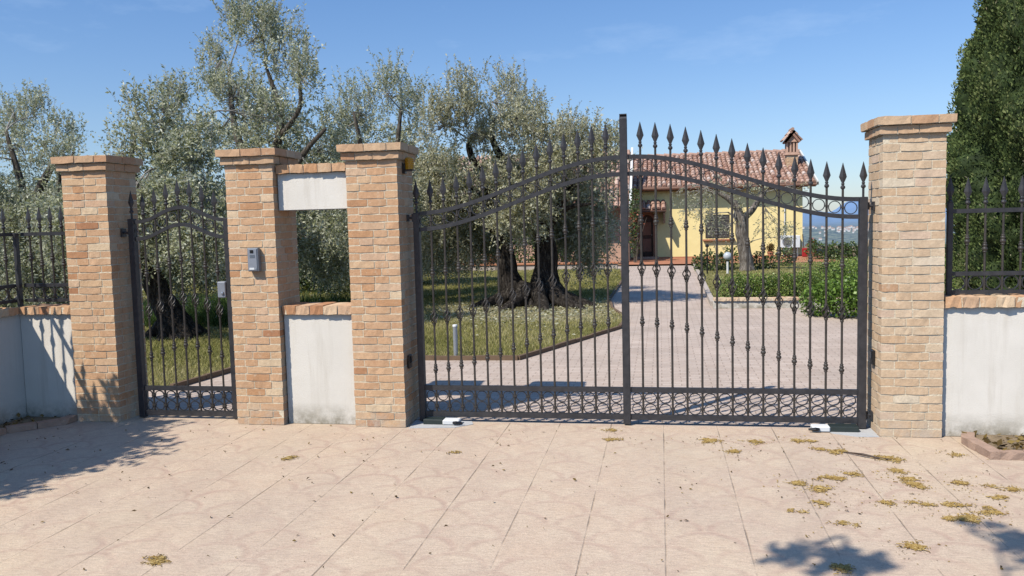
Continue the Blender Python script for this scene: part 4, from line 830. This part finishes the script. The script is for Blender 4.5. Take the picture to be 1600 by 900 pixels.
olive('olive at the far left edge above the short fence',GRP,(-13.3,9,.03),
 [([(-13.2,9,-.05),(-13.3,9,.5),(-13.5,9,1.4),(-13.4,9,2.2)],[.36,.24,.18,.15],14)],
 [([(-13.4,9,2.2),(-12.9,9,3.0),(-12.6,9,3.3),(-12.62,9,2.7)],[.1,.08,.06,.04]),([(-13.4,9,2.2),(-13.6,9,3.2),(-13.8,9,4)],[.1,.07,.03]),([(-13.4,9,1.9),(-12.6,9,2.6),(-12.2,9,3.5)],[.08,.06,.03])],BL['E']+[(-13.6,7.9,2.2,1.0,.6,.8,'d'),(-12.3,8.0,1.9,.7,.5,.7,'d'),(-11.3,8.3,2.2,.5,.5,.6,'m'),(-14.2,8.4,.6,1.0,.9,.7,'d'),(-12.6,8.2,.6,.9,.9,.7,'d'),(-11.5,8.6,1.0,.6,.6,.7,'d')],105,dens=1.5)
olive('shadowy olive farther back between the tallest olive and the big twin trunk',GRP,(-9.2,16,.03),
 [([(-9.2,16,-.05),(-9.2,16,.5),(-9.3,16,1.5),(-9.1,16,2.2)],[.34,.24,.18,.15],12)],[([(-9.1,16,2.2),(-7.6,16,3.0)],[.1,.04]),([(-9.1,16,2.2),(-10.6,16,3.0)],[.1,.04])],BL['F'],106,dens=1.3,leaf=.08)
olive('distant olive glimpsed over the cap of the left pillar',GRP,(-17.5,17,.03),
 [([(-17.5,17,-.05),(-17.5,17,.5),(-17.6,17,1.6),(-17.4,17,2.2)],[.34,.24,.18,.15],12)],[([(-17.4,17,2.2),(-16.2,17,3.0)],[.1,.04]),([(-17.4,17,2.2),(-18.8,17,3.0)],[.1,.04])],[(b[0],b[1],b[2]-.7,*b[3:5],b[5]*.7,b[6]) for b in BL['G']],107,shoot=.4,dens=1.1,leaf=.08)
olive('small pale barked olive standing in front of the yellow house wall',GRP,(2.70,20.3,.05),
 [([(2.70,20.3,-.02),(2.68,20.3,.2),(2.60,20.3,.7),(2.52,20.3,1.2),(2.53,20.3,1.55),(2.60,20.3,1.82)],[.26,.215,.195,.18,.17,.155],16)],
 [([(2.54,20.3,1.5),(2.42,20.3,1.95),(2.31,20.3,2.17),(2.06,20.3,2.38),(1.77,20.3,2.55)],[.15,.135,.12,.09,.06]),([(2.58,20.3,1.7),(2.84,20.3,1.95),(3.05,20.3,2.27),(3.25,20.3,2.5)],[.12,.10,.08,.05]),
  ([(2.5,20.3,1.45),(2.3,20.2,1.75),(2.1,20.2,1.9)],[.07,.05,.02])],BL['O'],108,bark='pbark',mat='olive_dry',dens=.2,leaf=.07,rough=.1)
# cypress
cy=empty('cypress_tree',(4.55,3.7,0),'tall dense dark cypress behind the right fence','tree')
m=MB(); tube(m,[(4.55,3.7,-.05),(4.55,3.7,3),(4.55,3.7,7.6)],[.2,.14,.03],12,rough=.08); 
m.build('trunk',M['bark'],cy,smooth=True)
rng=np.random.default_rng(55); n=340000
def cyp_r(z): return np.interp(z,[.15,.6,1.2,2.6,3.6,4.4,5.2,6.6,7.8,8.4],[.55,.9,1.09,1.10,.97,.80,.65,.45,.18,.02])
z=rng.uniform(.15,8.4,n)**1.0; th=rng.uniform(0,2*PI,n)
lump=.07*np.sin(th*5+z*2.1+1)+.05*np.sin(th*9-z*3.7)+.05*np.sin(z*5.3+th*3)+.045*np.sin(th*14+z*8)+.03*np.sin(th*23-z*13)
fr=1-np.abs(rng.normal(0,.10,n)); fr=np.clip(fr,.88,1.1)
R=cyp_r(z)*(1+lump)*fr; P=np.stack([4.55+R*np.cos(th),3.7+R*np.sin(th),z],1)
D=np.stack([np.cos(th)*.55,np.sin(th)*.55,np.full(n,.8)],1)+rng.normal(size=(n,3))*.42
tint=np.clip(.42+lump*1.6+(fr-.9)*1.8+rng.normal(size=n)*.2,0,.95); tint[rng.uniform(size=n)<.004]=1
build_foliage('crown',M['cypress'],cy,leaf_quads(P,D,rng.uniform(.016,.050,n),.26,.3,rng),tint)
# core so the column is not see-through
m=MB(); zz=np.linspace(.2,8.2,150); tt=np.linspace(0,2*PI,110,endpoint=False); V=[]
for a in zz:
    lm=.07*np.sin(tt*5+a*2.1+1)+.05*np.sin(tt*9-a*3.7)+.05*np.sin(a*5.3+tt*3)+.045*np.sin(tt*14+a*8)+.03*np.sin(tt*23-a*13)
    rr=cyp_r(a)*(1+lm)*.93*(1+.035*rng.normal(size=110)); V.append(np.stack([4.55+rr*np.cos(tt),3.7+rr*np.sin(tt),np.full(110,a)+rng.normal(size=110)*.012],1))
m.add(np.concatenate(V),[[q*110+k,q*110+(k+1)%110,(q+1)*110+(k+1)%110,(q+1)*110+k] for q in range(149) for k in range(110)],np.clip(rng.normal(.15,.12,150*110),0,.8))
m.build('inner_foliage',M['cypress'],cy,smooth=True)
# trees outside the frame whose shadows fall on the paving
olive('leafy olive behind the left corner wall, throwing dappled shadow on the paving',None,(-7.3,-3.6,0),
 [([(-7.3,-3.6,-.05),(-7.3,-3.6,.6),(-7.2,-3.5,1.4)],[.2,.14,.1],10)],[([(-7.2,-3.5,1.4),(-6.8,-3.0,2.3)],[.06,.03]),([(-7.2,-3.5,1.4),(-7.6,-3.8,2.3)],[.06,.03])],
 [(-6.45,-2.2,2.35,.55,.5,.5,'m'),(-6.5,-3.2,2.5,.65,.7,.6,'m'),(-6.9,-4.4,2.5,.75,.8,.8,'m'),(-7.5,-3.4,1.9,.8,1.0,.8,'m'),(-6.25,-2.9,2.9,.35,.5,.3,'m'),(-6.7,-1.9,2.0,.4,.4,.5,'m')],109,dens=2.2,leaf=.11)
T2=[(-1.78,-5.72,4.8,.11,.09,.06,'m'),(-1.95,-5.70,4.85,.07,.07,.05,'m'),(-1.60,-5.78,4.76,.09,.08,.06,'m'),(-.80,-5.28,4.8,.10,.10,.06,'m'),(-.72,-5.48,4.75,.11,.10,.07,'m'),(-3.6,-12,5.0,1.2,1.0,.8,'m'),(-4.4,-12.5,5.2,1.1,1.2,.9,'m')]
olive('broad leaved roadside tree whose branch tips shade the near paving',None,(-3.2,-10.2,0),
 [([(-3.2,-10.2,-.05),(-3.2,-10.2,1.5),(-3.0,-10.0,3.4)],[.24,.18,.14],12)],[([(-3.0,-10.0,3.4),(-2.5,-9.0,4.6),(-1.95,-7.4,4.85),(-1.72,-5.8,4.8)],[.1,.05,.025,.010]),([(-2.1,-8.0,4.8),(-1.3,-7.0,4.85),(-.85,-5.4,4.8)],[.03,.02,.008]),([(-3.0,-10.0,3.4),(-3.6,-10.2,5.0)],[.1,.04])],T2,110,mat='bright',dens=6,leaf=.075,name='roadside_tree',wr=.34)
# ================================================================= HEDGES AND SHRUBS
rng=np.random.default_rng(77)
def row(a,b,n,r,z,rz): return [(a[0]+(b[0]-a[0])*i/(n-1),a[1]+(b[1]-a[1])*i/(n-1),z,r,r,rz) for i in range(n)]
shrub('hedge','clipped dark green hedge behind the pale kerb beside the driveway','hedge',(2.2,10,.05),row((1.42,10.2),(3.3,10.2),9,.34,.33,.31)+row((3.6,10.3),(5.6,11.2),6,.45,.42,.40),'box',1500,.032,61)
shrub('hedge','paler green hedge running back along the right lawn','hedge',(4.5,13,.05),row((3.4,11.2),(6.4,15),9,.55,.45,.37),'box',900,.036,62)
shrub('hedge','dark hedge closing the garden at the right of the house','hedge',(7.2,26.5,.05),row((6.0,26.4),(10.5,25.6),9,.55,.35,.33),'hedge',260,.08,63)
shrub('bush','bright green bush against the right end of the driveway','bush',(2.8,8.0,.0),[(2.70,8.3,.25,.28,.34,.30),(3.05,8.1,.33,.38,.40,.34),(3.45,8.0,.38,.42,.44,.36),(3.9,8.2,.36,.42,.45,.36),(2.82,8.1,.42,.2,.2,.2)],'bright',900,.055,64)
SG='shrubs at the foot of the house'
shrub('shrub','leafy shrub under the window left of the globe lamp','shrub',(1.7,20.6,.05),[(1.5,20.6,.36,.32,.35,.34),(1.95,20.7,.32,.28,.3,.28),(1.25,20.8,.28,.25,.3,.24)],'hedge',330,.075,65,SG)
shrub('shrub','loose yellow green shrub just behind the globe lamp','shrub',(2.25,21.4,.05),[(2.25,21.4,.42,.28,.3,.42)],'bright',200,.075,66,SG)
shrub('shrub','small shrub right of the pale olive trunk','shrub',(3.2,21,.05),[(3.15,21,.30,.28,.3,.30),(3.45,21.1,.24,.22,.2,.24)],'hedge',300,.075,67,SG)
shrub('shrub','round dark shrub left of the air conditioning unit','shrub',(4.15,22.5,.05),[(4.15,22.5,.34,.34,.34,.34)],'hedge',330,.075,68,SG)
shrub('shrub','pale flowering climber left of the house door','climber',(-1.0,26.3,.05),[(-1.05,26.0,1.55,.25,.25,.5),(-.95,25.9,2.4,.22,.25,.55),(-1.0,26.0,.8,.15,.2,.5)],'hedge',230,.09,69,extra=lambda r,g:build_foliage('flowers',M['flower'],r,leaf_quads(np.array([-1.0,25.85,1.7])+g.normal(size=(90,3))*np.array([.15,.12,.4]),g.normal(size=(90,3)),np.full(90,.08),.5,rng=g),g.uniform(0,1,90)).__setitem__('kind','stuff'))
shrub('hedge','dark laurel hedge seen low through the opening between the middle pillars','hedge',(-8.3,14,.03),row((-10.5,14.2),(-6.6,13.6),9,.55,.55,.5),'hedge',230,.09,70)
shrub('shrub','dark evergreen shrubs at the left end of the low garden wall','shrub',(-8,21.5,.03),[(-7.9,21.5,.7,.7,.6,.7),(-9.3,21.6,.8,.8,.6,.8),(-10.8,21.5,.7,.8,.6,.7)],'hedge',200,.09,71,SG)
for i_,(x_,lb_) in enumerate(((-6.4,'dark evergreen shrub behind the low garden wall, left of the twin olive trunk'),(-4.6,'rounded dark shrub behind the low garden wall, between the pots and the twin trunk'),(-2.9,'dark shrub behind the low garden wall, just right of the twin trunk'))):
    shrub('shrub',lb_,'shrub',(x_,24.4,.03),[(x_-.4,24.4,.75,.6,.5,.75),(x_+.45,24.5,.9,.6,.5,.9)],'hedge',190,.09,170+i_,SG)
rng=np.random.default_rng(78)
# hanging dark foliage far left and beyond fence
# ================================================================= GRASS AND LITTER (stuff)
def blades(name,label,poly,n,h,mat,seed,z0,dens_pow=1.5,near=(0,-7),excl=(),rmin=0):
    rng=np.random.default_rng(seed); xs=[p[0] for p in poly]; ys=[p[1] for p in poly]
    P=np.zeros((0,2))
    while len(P)<n:
        q=np.stack([rng.uniform(min(xs),max(xs),n*3),rng.uniform(min(ys),max(ys),n*3)],1); q=q[in_poly(q,poly)]
        d=np.hypot(q[:,0]-near[0],q[:,1]-near[1]); q=q[rng.uniform(size=len(q))<(9/np.maximum(d,9))**dens_pow]
        for ex,ey,er in excl: q=q[np.hypot(q[:,0]-ex,q[:,1]-ey)>er]
        P=np.concatenate([P,q])
    P=P[:n]; d=np.hypot(P[:,0]-near[0],P[:,1]-near[1]); hh=h*rng.uniform(.5,1.3,n)*np.where(np.hypot(P[:,0]+2.5,P[:,1]-9.1)<1.9,.55,1.0); w=np.maximum(.004,d*.00045)
    a=rng.uniform(0,2*PI,n); S=np.stack([np.cos(a),np.sin(a),np.zeros(n)],1)*w[:,None]; lean=rng.normal(size=(n,3))*hh[:,None]*.5; lean[:,2]=hh
    B=np.concatenate([P,np.full((n,1),z0)],1); V=np.empty((n,4,3)); V[:,0]=B-S; V[:,1]=B+S; V[:,2]=B+lean+S*.25; V[:,3]=B+lean-S*.25
    t=np.clip(rng.normal(.5,.22,n)+.28*np.sin(P[:,0]*1.7+P[:,1]*.9)*np.sin(P[:,1]*1.3-P[:,0]*.4),0,1)
    if name=='grass': t=np.clip(t+.55*np.exp(-((P[:,0]+2.5)**2/3.2+(P[:,1]-9.1)**2/4.5)),0,1)
    o=build_foliage(name,M[mat],None,V,t); tag(o,label,'grass',None,'stuff'); return o
blades('grass','mown yellowish green grass under the olive trees',LAWN,150000,.045,'grass',1,.034,1.6,excl=((-2.75,10.35,.75),))
blades('grass','mown grass on the right lawn in front of the house',RLAWN,26000,.045,'grass',2,.049,1.0)
blades('tall_grass','tall green grass behind the pedestrian gate',[(-9.5,6.6),(-6.0,6.6),(-5.6,9.5),(-10.5,9.5)],9000,.36,'tallgrass',3,.034,0)
rng=np.random.default_rng(91); n=3200
P=np.stack([rng.normal(-2.5,1.1,n),rng.normal(9.1,1.2,n),rng.uniform(.05,.075,n)],1); P=P[in_poly(P,LAWN)]; D=rng.normal(size=P.shape); D[:,2]*=.25
o=build_foliage('fallen_leaves',M['olive_dry'],None,leaf_quads(P,D,rng.uniform(.04,.075,len(P)),.22,rng=rng),rng.uniform(.1,.5,len(P))); tag(o,'scattered pale olive leaves on the lawn around the twin trunk','leaves',None,'stuff')
# scattered crumbs of litter on the paving
n=620; P=np.stack([rng.uniform(-5.5,4.5,n),-3.9+4.0*rng.uniform(0,1,n)**.8,np.full(n,.006)],1)
cl=rng.integers(0,n,n); P[n//3:,:2]=P[cl[n//3:],:2]+rng.normal(size=(n-n//3,2))*.05
P=P[(P[:,1]<0.0)]; D=rng.normal(size=P.shape); D[:,2]=np.abs(D[:,2])*.2
V=leaf_quads(P,D,rng.uniform(.008,.032,len(P))*rng.uniform(.5,1.3,len(P)),.28,.5,rng); V[:,:,2]=np.maximum(V[:,:,2],.005)
o=build_foliage('leaf_litter',M['litter'],None,V,rng.uniform(0,.9,len(P))); tag(o,'small brown leaf crumbs scattered over the pink paving','leaf litter',None,'stuff')
# catkin clumps
def clump(x,y,sx,sy,rot,k,label,seed):
    rng=np.random.default_rng(seed); n=int(k); c,s=math.cos(rot),math.sin(rot)
    nb=max(3,int(sx/.022)); sub=np.stack([rng.uniform(-.75,.75,nb)*sx,rng.normal(size=nb)*sy*.55],1); wt=rng.uniform(.2,1,nb); a=sub[rng.choice(nb,n,p=wt/wt.sum())]+rng.standard_t(4,size=(n,2))*np.array([.016,.014])
    a=np.clip(a,-np.array([sx,sy])*2.2,np.array([sx,sy])*2.2)
    P=np.stack([x+a[:,0]*c-a[:,1]*s,y+a[:,0]*s+a[:,1]*c,rng.uniform(.005,.009,n)],1)
    m=MB()
    for p in P:
        an=rng.uniform(0,2*PI); l=rng.uniform(.008,.030); d=np.array([math.cos(an),math.sin(an),0])*l
        q=p+d*.5+np.array([rng.normal()*.004,rng.normal()*.004,.0015]); e=p+d
        tube(m,[p,q,e],rng.uniform(.0014,.0030),4,tint=float(np.clip(rng.normal(.5,.25),0,1)))
    o=m.build('catkin_clump',M['catkin'],None); 
    tag(o,label,'catkins','fallen catkin clumps on the paving')
    return o
CL=[(-.432,.02,.06,.03,0,50,'tiny catkin clump on the paving right below the gate centre post'),(-.438,-.28,.11,.03,.1,70,'thin streak of catkins below the gate centre post'),
(.362,-.26,.09,.05,0,150,'oval tan catkin clump below the right gate leaf'),(.732,-.27,.06,.03,0,70,'small catkin clump just right of the oval tan one'),(.522,-.54,.07,.03,0,70,'small yellow catkin clump between two joints below the right gate leaf'),
(1.097,-.20,.10,.035,0,110,'upper end of the catkin trail below the right gate motor'),(1.217,-.44,.16,.05,-.5,170,'middle of the long catkin trail below the right gate motor'),(1.58,-.64,.17,.05,-.6,200,'lower end of the long catkin trail, beside the dark twig'),
(1.089,-1.153,.13,.035,.1,140,'long thin yellow catkin streak right of centre'),(1.29,-1.04,.08,.03,-.2,60,'small streak at the end of the long thin catkin streak'),(.883,-1.298,.06,.035,0,90,'small round catkin clump left of the long thin streak'),(1.03,-1.40,.09,.05,-.5,120,'ragged catkin clump under the long thin streak'),
(1.628,-1.22,.13,.09,-.5,260,'largest bright yellow catkin clump near the right edge of the paving'),(1.60,-.96,.1,.035,-.2,80,'loose catkins just above the largest yellow clump'),(1.98,-1.19,.08,.035,-.2,80,'brown catkin clump right of the largest yellow clump'),(2.16,-1.25,.09,.04,-.3,90,'second brown catkin clump farther right of the largest one'),(2.35,-1.36,.1,.04,-.1,110,'catkin clump cut by the right edge of the photo'),
(1.684,-1.86,.15,.07,-.3,240,'wide yellow brown catkin clump above the right shadow'),(1.297,-2.333,.07,.045,-.2,150,'catkin clump touching the leafy shadow at bottom right'),(1.90,-1.73,.08,.04,0,110,'tan catkin clump right of the wide clump'),(1.55,-1.64,.06,.03,0,60,'little catkin clump above the wide clump'),(1.75,-1.63,.07,.035,0,80,'flat tan catkin clump between the largest and wide clumps'),
(2.05,-1.45,.07,.03,0,60,'pale catkin clump below the two brown clumps'),(.945,-1.67,.07,.03,-.4,50,'faint catkin streak below the ragged clump'),(1.37,-1.63,.06,.025,0,50,'faint catkin speck left of the little clump'),(2.12,-.50,.05,.02,0,40,'brown catkin clump in front of the right planter kerb'),
(-2.895,-1.03,.06,.025,0,70,'single catkin clump on the left half of the paving near the gate'),(-2.709,-2.975,.065,.035,0,150,'single dense catkin clump at the bottom left'),(.89,-2.68,.06,.03,0,110,'catkin clump in the leafy shadow at the bottom edge'),(.80,-1.85,.05,.02,0,30,'tiny yellow catkin speck right of centre'),(1.05,-2.03,.05,.02,0,35,'tiny catkin speck above the leafy shadow'),(-1.6,-.75,.05,.02,0,25,'tiny catkin speck below the left gate leaf')]
for i,c in enumerate(CL): clump(*c[:5],int(c[5]*1.5),c[6],200+i)
n=900; rng=np.random.default_rng(92); ctr=np.array([(c[0],c[1]) for c in CL if c[0]>.3])[rng.integers(0,24,n)]
P=np.concatenate([ctr+rng.standard_t(3,size=(n,2))*np.array([.12,.09]),np.full((n,1),.006)],1); P=P[(P[:,1]<-.02)&(P[:,1]>-4)&(P[:,0]<4)]; D=rng.normal(size=P.shape); D[:,2]=0
o=build_foliage('catkin_crumbs',M['catkin'],None,leaf_quads(P,D,rng.uniform(.006,.022,len(P)),.2,.1,rng),rng.uniform(0,.8,len(P))); tag(o,'fine yellow brown crumbs scattered between the catkin clumps on the right of the paving','leaf litter',None,'stuff')
tw=MB(); tube(tw,smooth_path([(1.34,-.50,.008),(1.45,-.60,.02),(1.56,-.66,.012),(1.66,-.68,.008)],4),[.004,.009,.006,.003],6); o=tw.build('fallen_twig',M['wood']); tag(o,'dark fallen twig lying in the catkin trail','twig')
# ================================================================= FAR TOWN
rng=np.random.default_rng(5); k=0; src=None
while k<100:
    x=rng.uniform(430,950); y=rng.uniform(3050,3600)
    if k>=30: x=rng.normal(.212,.022)*3300; y=3240+rng.normal()*130
    z=float(terrain_z(x,y)); sx,sy,h=rng.uniform(5,10),rng.uniform(5,9),rng.uniform(4,7)
    r=empty('distant_house',(x,y,z-1),'tiny white house of the hillside town beyond the garden','house','distant hillside town houses')
    m=MB(); box(m,x-sx/2,x+sx/2,y-sy/2,y+sy/2,z-1,z+h); m.build('wall',M['farwall'],r)
    m=MB(); m.add([(x-sx/2-.4,y-sy/2-.4,z+h+.02),(x+sx/2+.4,y-sy/2-.4,z+h+.02),(x+sx/2+.4,y+sy/2+.4,z+h+.02),(x-sx/2-.4,y+sy/2+.4,z+h+.02),(x-sx/2,y,z+h+2.4),(x+sx/2,y,z+h+2.4)],[[0,1,5,4],[2,3,4,5],[1,2,5],[3,0,4],[3,2,1,0]]); m.build('roof',M['farroof'],r); k+=1
# ================================================================= LIGHT, SKY, CAMERA
EL=math.radians(49.3); SV=Vector((-.634*math.cos(EL),-.773*math.cos(EL),math.sin(EL))).normalized()
sun=bpy.data.lights.new('sun','SUN'); sun.energy=SUN_E; sun.angle=math.radians(.53); sun.color=(1,.955,.88)
so=bpy.data.objects.new('sun',sun); COL.objects.link(so); so.rotation_euler=SV.to_track_quat('Z','Y').to_euler(); so.location=(-6,-12,12)
w=bpy.data.worlds.new('World'); SC.world=w; w.use_nodes=True; nt=w.node_tree; bg=nt.nodes['Background']
sk=nt.nodes.new('ShaderNodeTexSky'); sk.sky_type='NISHITA'; sk.sun_disc=False; sk.sun_elevation=EL; sk.sun_rotation=math.atan2(SV.x,SV.y)%(2*PI)
sk.air_density=1.0; sk.dust_density=.35; sk.ozone_density=2.2; sk.altitude=250
tc=nt.nodes.new('ShaderNodeTexCoord'); mp=nt.nodes.new('ShaderNodeMapping'); mp.inputs['Scale'].default_value=(1,1,3.2); nt.links.new(tc.outputs['Generated'],mp.inputs['Vector'])
nz=nt.nodes.new('ShaderNodeTexNoise'); nz.inputs['Scale'].default_value=2.6; nz.inputs['Detail'].default_value=7; nz.inputs['Roughness'].default_value=.6; nt.links.new(mp.outputs[0],nz.inputs['Vector'])
rp=nt.nodes.new('ShaderNodeValToRGB'); rp.color_ramp.elements[0].position=.56; rp.color_ramp.elements[0].color=(0,0,0,1); rp.color_ramp.elements[1].position=.78; rp.color_ramp.elements[1].color=(.35,.35,.35,1); nt.links.new(nz.outputs['Fac'],rp.inputs[0])
mx=nt.nodes.new('ShaderNodeMix'); mx.data_type='RGBA'; nt.links.new(rp.outputs[0],mx.inputs[0]); nt.links.new(sk.outputs[0],mx.inputs[6]); mx.inputs[7].default_value=(7.5,7.8,8.2,1)
sx=nt.nodes.new('ShaderNodeSeparateXYZ'); nt.links.new(tc.outputs['Generated'],sx.inputs[0])
gr_=nt.nodes.new('ShaderNodeValToRGB'); e=gr_.color_ramp.elements; e[0].position=0; e[0].color=(.80,.90,1.14,1); e[1].position=.45; e[1].color=(.80,1.14,1.46,1); k_=e.new(.12); k_.color=(.88,1.0,1.2,1)
nt.links.new(sx.outputs[2],gr_.inputs[0]); m2=nt.nodes.new('ShaderNodeMix'); m2.data_type='RGBA'; m2.blend_type='MULTIPLY'; m2.inputs[0].default_value=1; nt.links.new(mx.outputs[2],m2.inputs[6]); nt.links.new(gr_.outputs[0],m2.inputs[7])
nt.links.new(m2.outputs[2],bg.inputs['Color']); bg.inputs['Strength'].default_value=SKY_E
cam=bpy.data.cameras.new('camera'); co=bpy.data.objects.new('camera',cam); COL.objects.link(co); SC.camera=co
cam.sensor_width=36; cam.lens=1307.2162/1600*36; cam.clip_start=.05; cam.clip_end=30000
Xc=Vector((0.98445974,0.17382846,-0.02495354)); Yc=Vector((0.01058164,0.08311985,0.99648338)); F=Vector((-0.1752913,0.98126182,-0.07998876))
R3=Matrix((Xc,Yc,-F)).transposed(); mw=R3.to_4x4(); mw.translation=Vector((0,-7.0011697,1.80142856)); co.matrix_world=mw
SC.view_settings.view_transform='Standard'; SC.view_settings.look='None'; SC.view_settings.exposure=0; SC.view_settings.gamma=1
SC.cycles.use_denoising=True; SC.cycles.max_bounces=6; SC.cycles.transparent_max_bounces=6; SC.cycles.diffuse_bounces=2; SC.cycles.sample_clamp_indirect=CLAMP
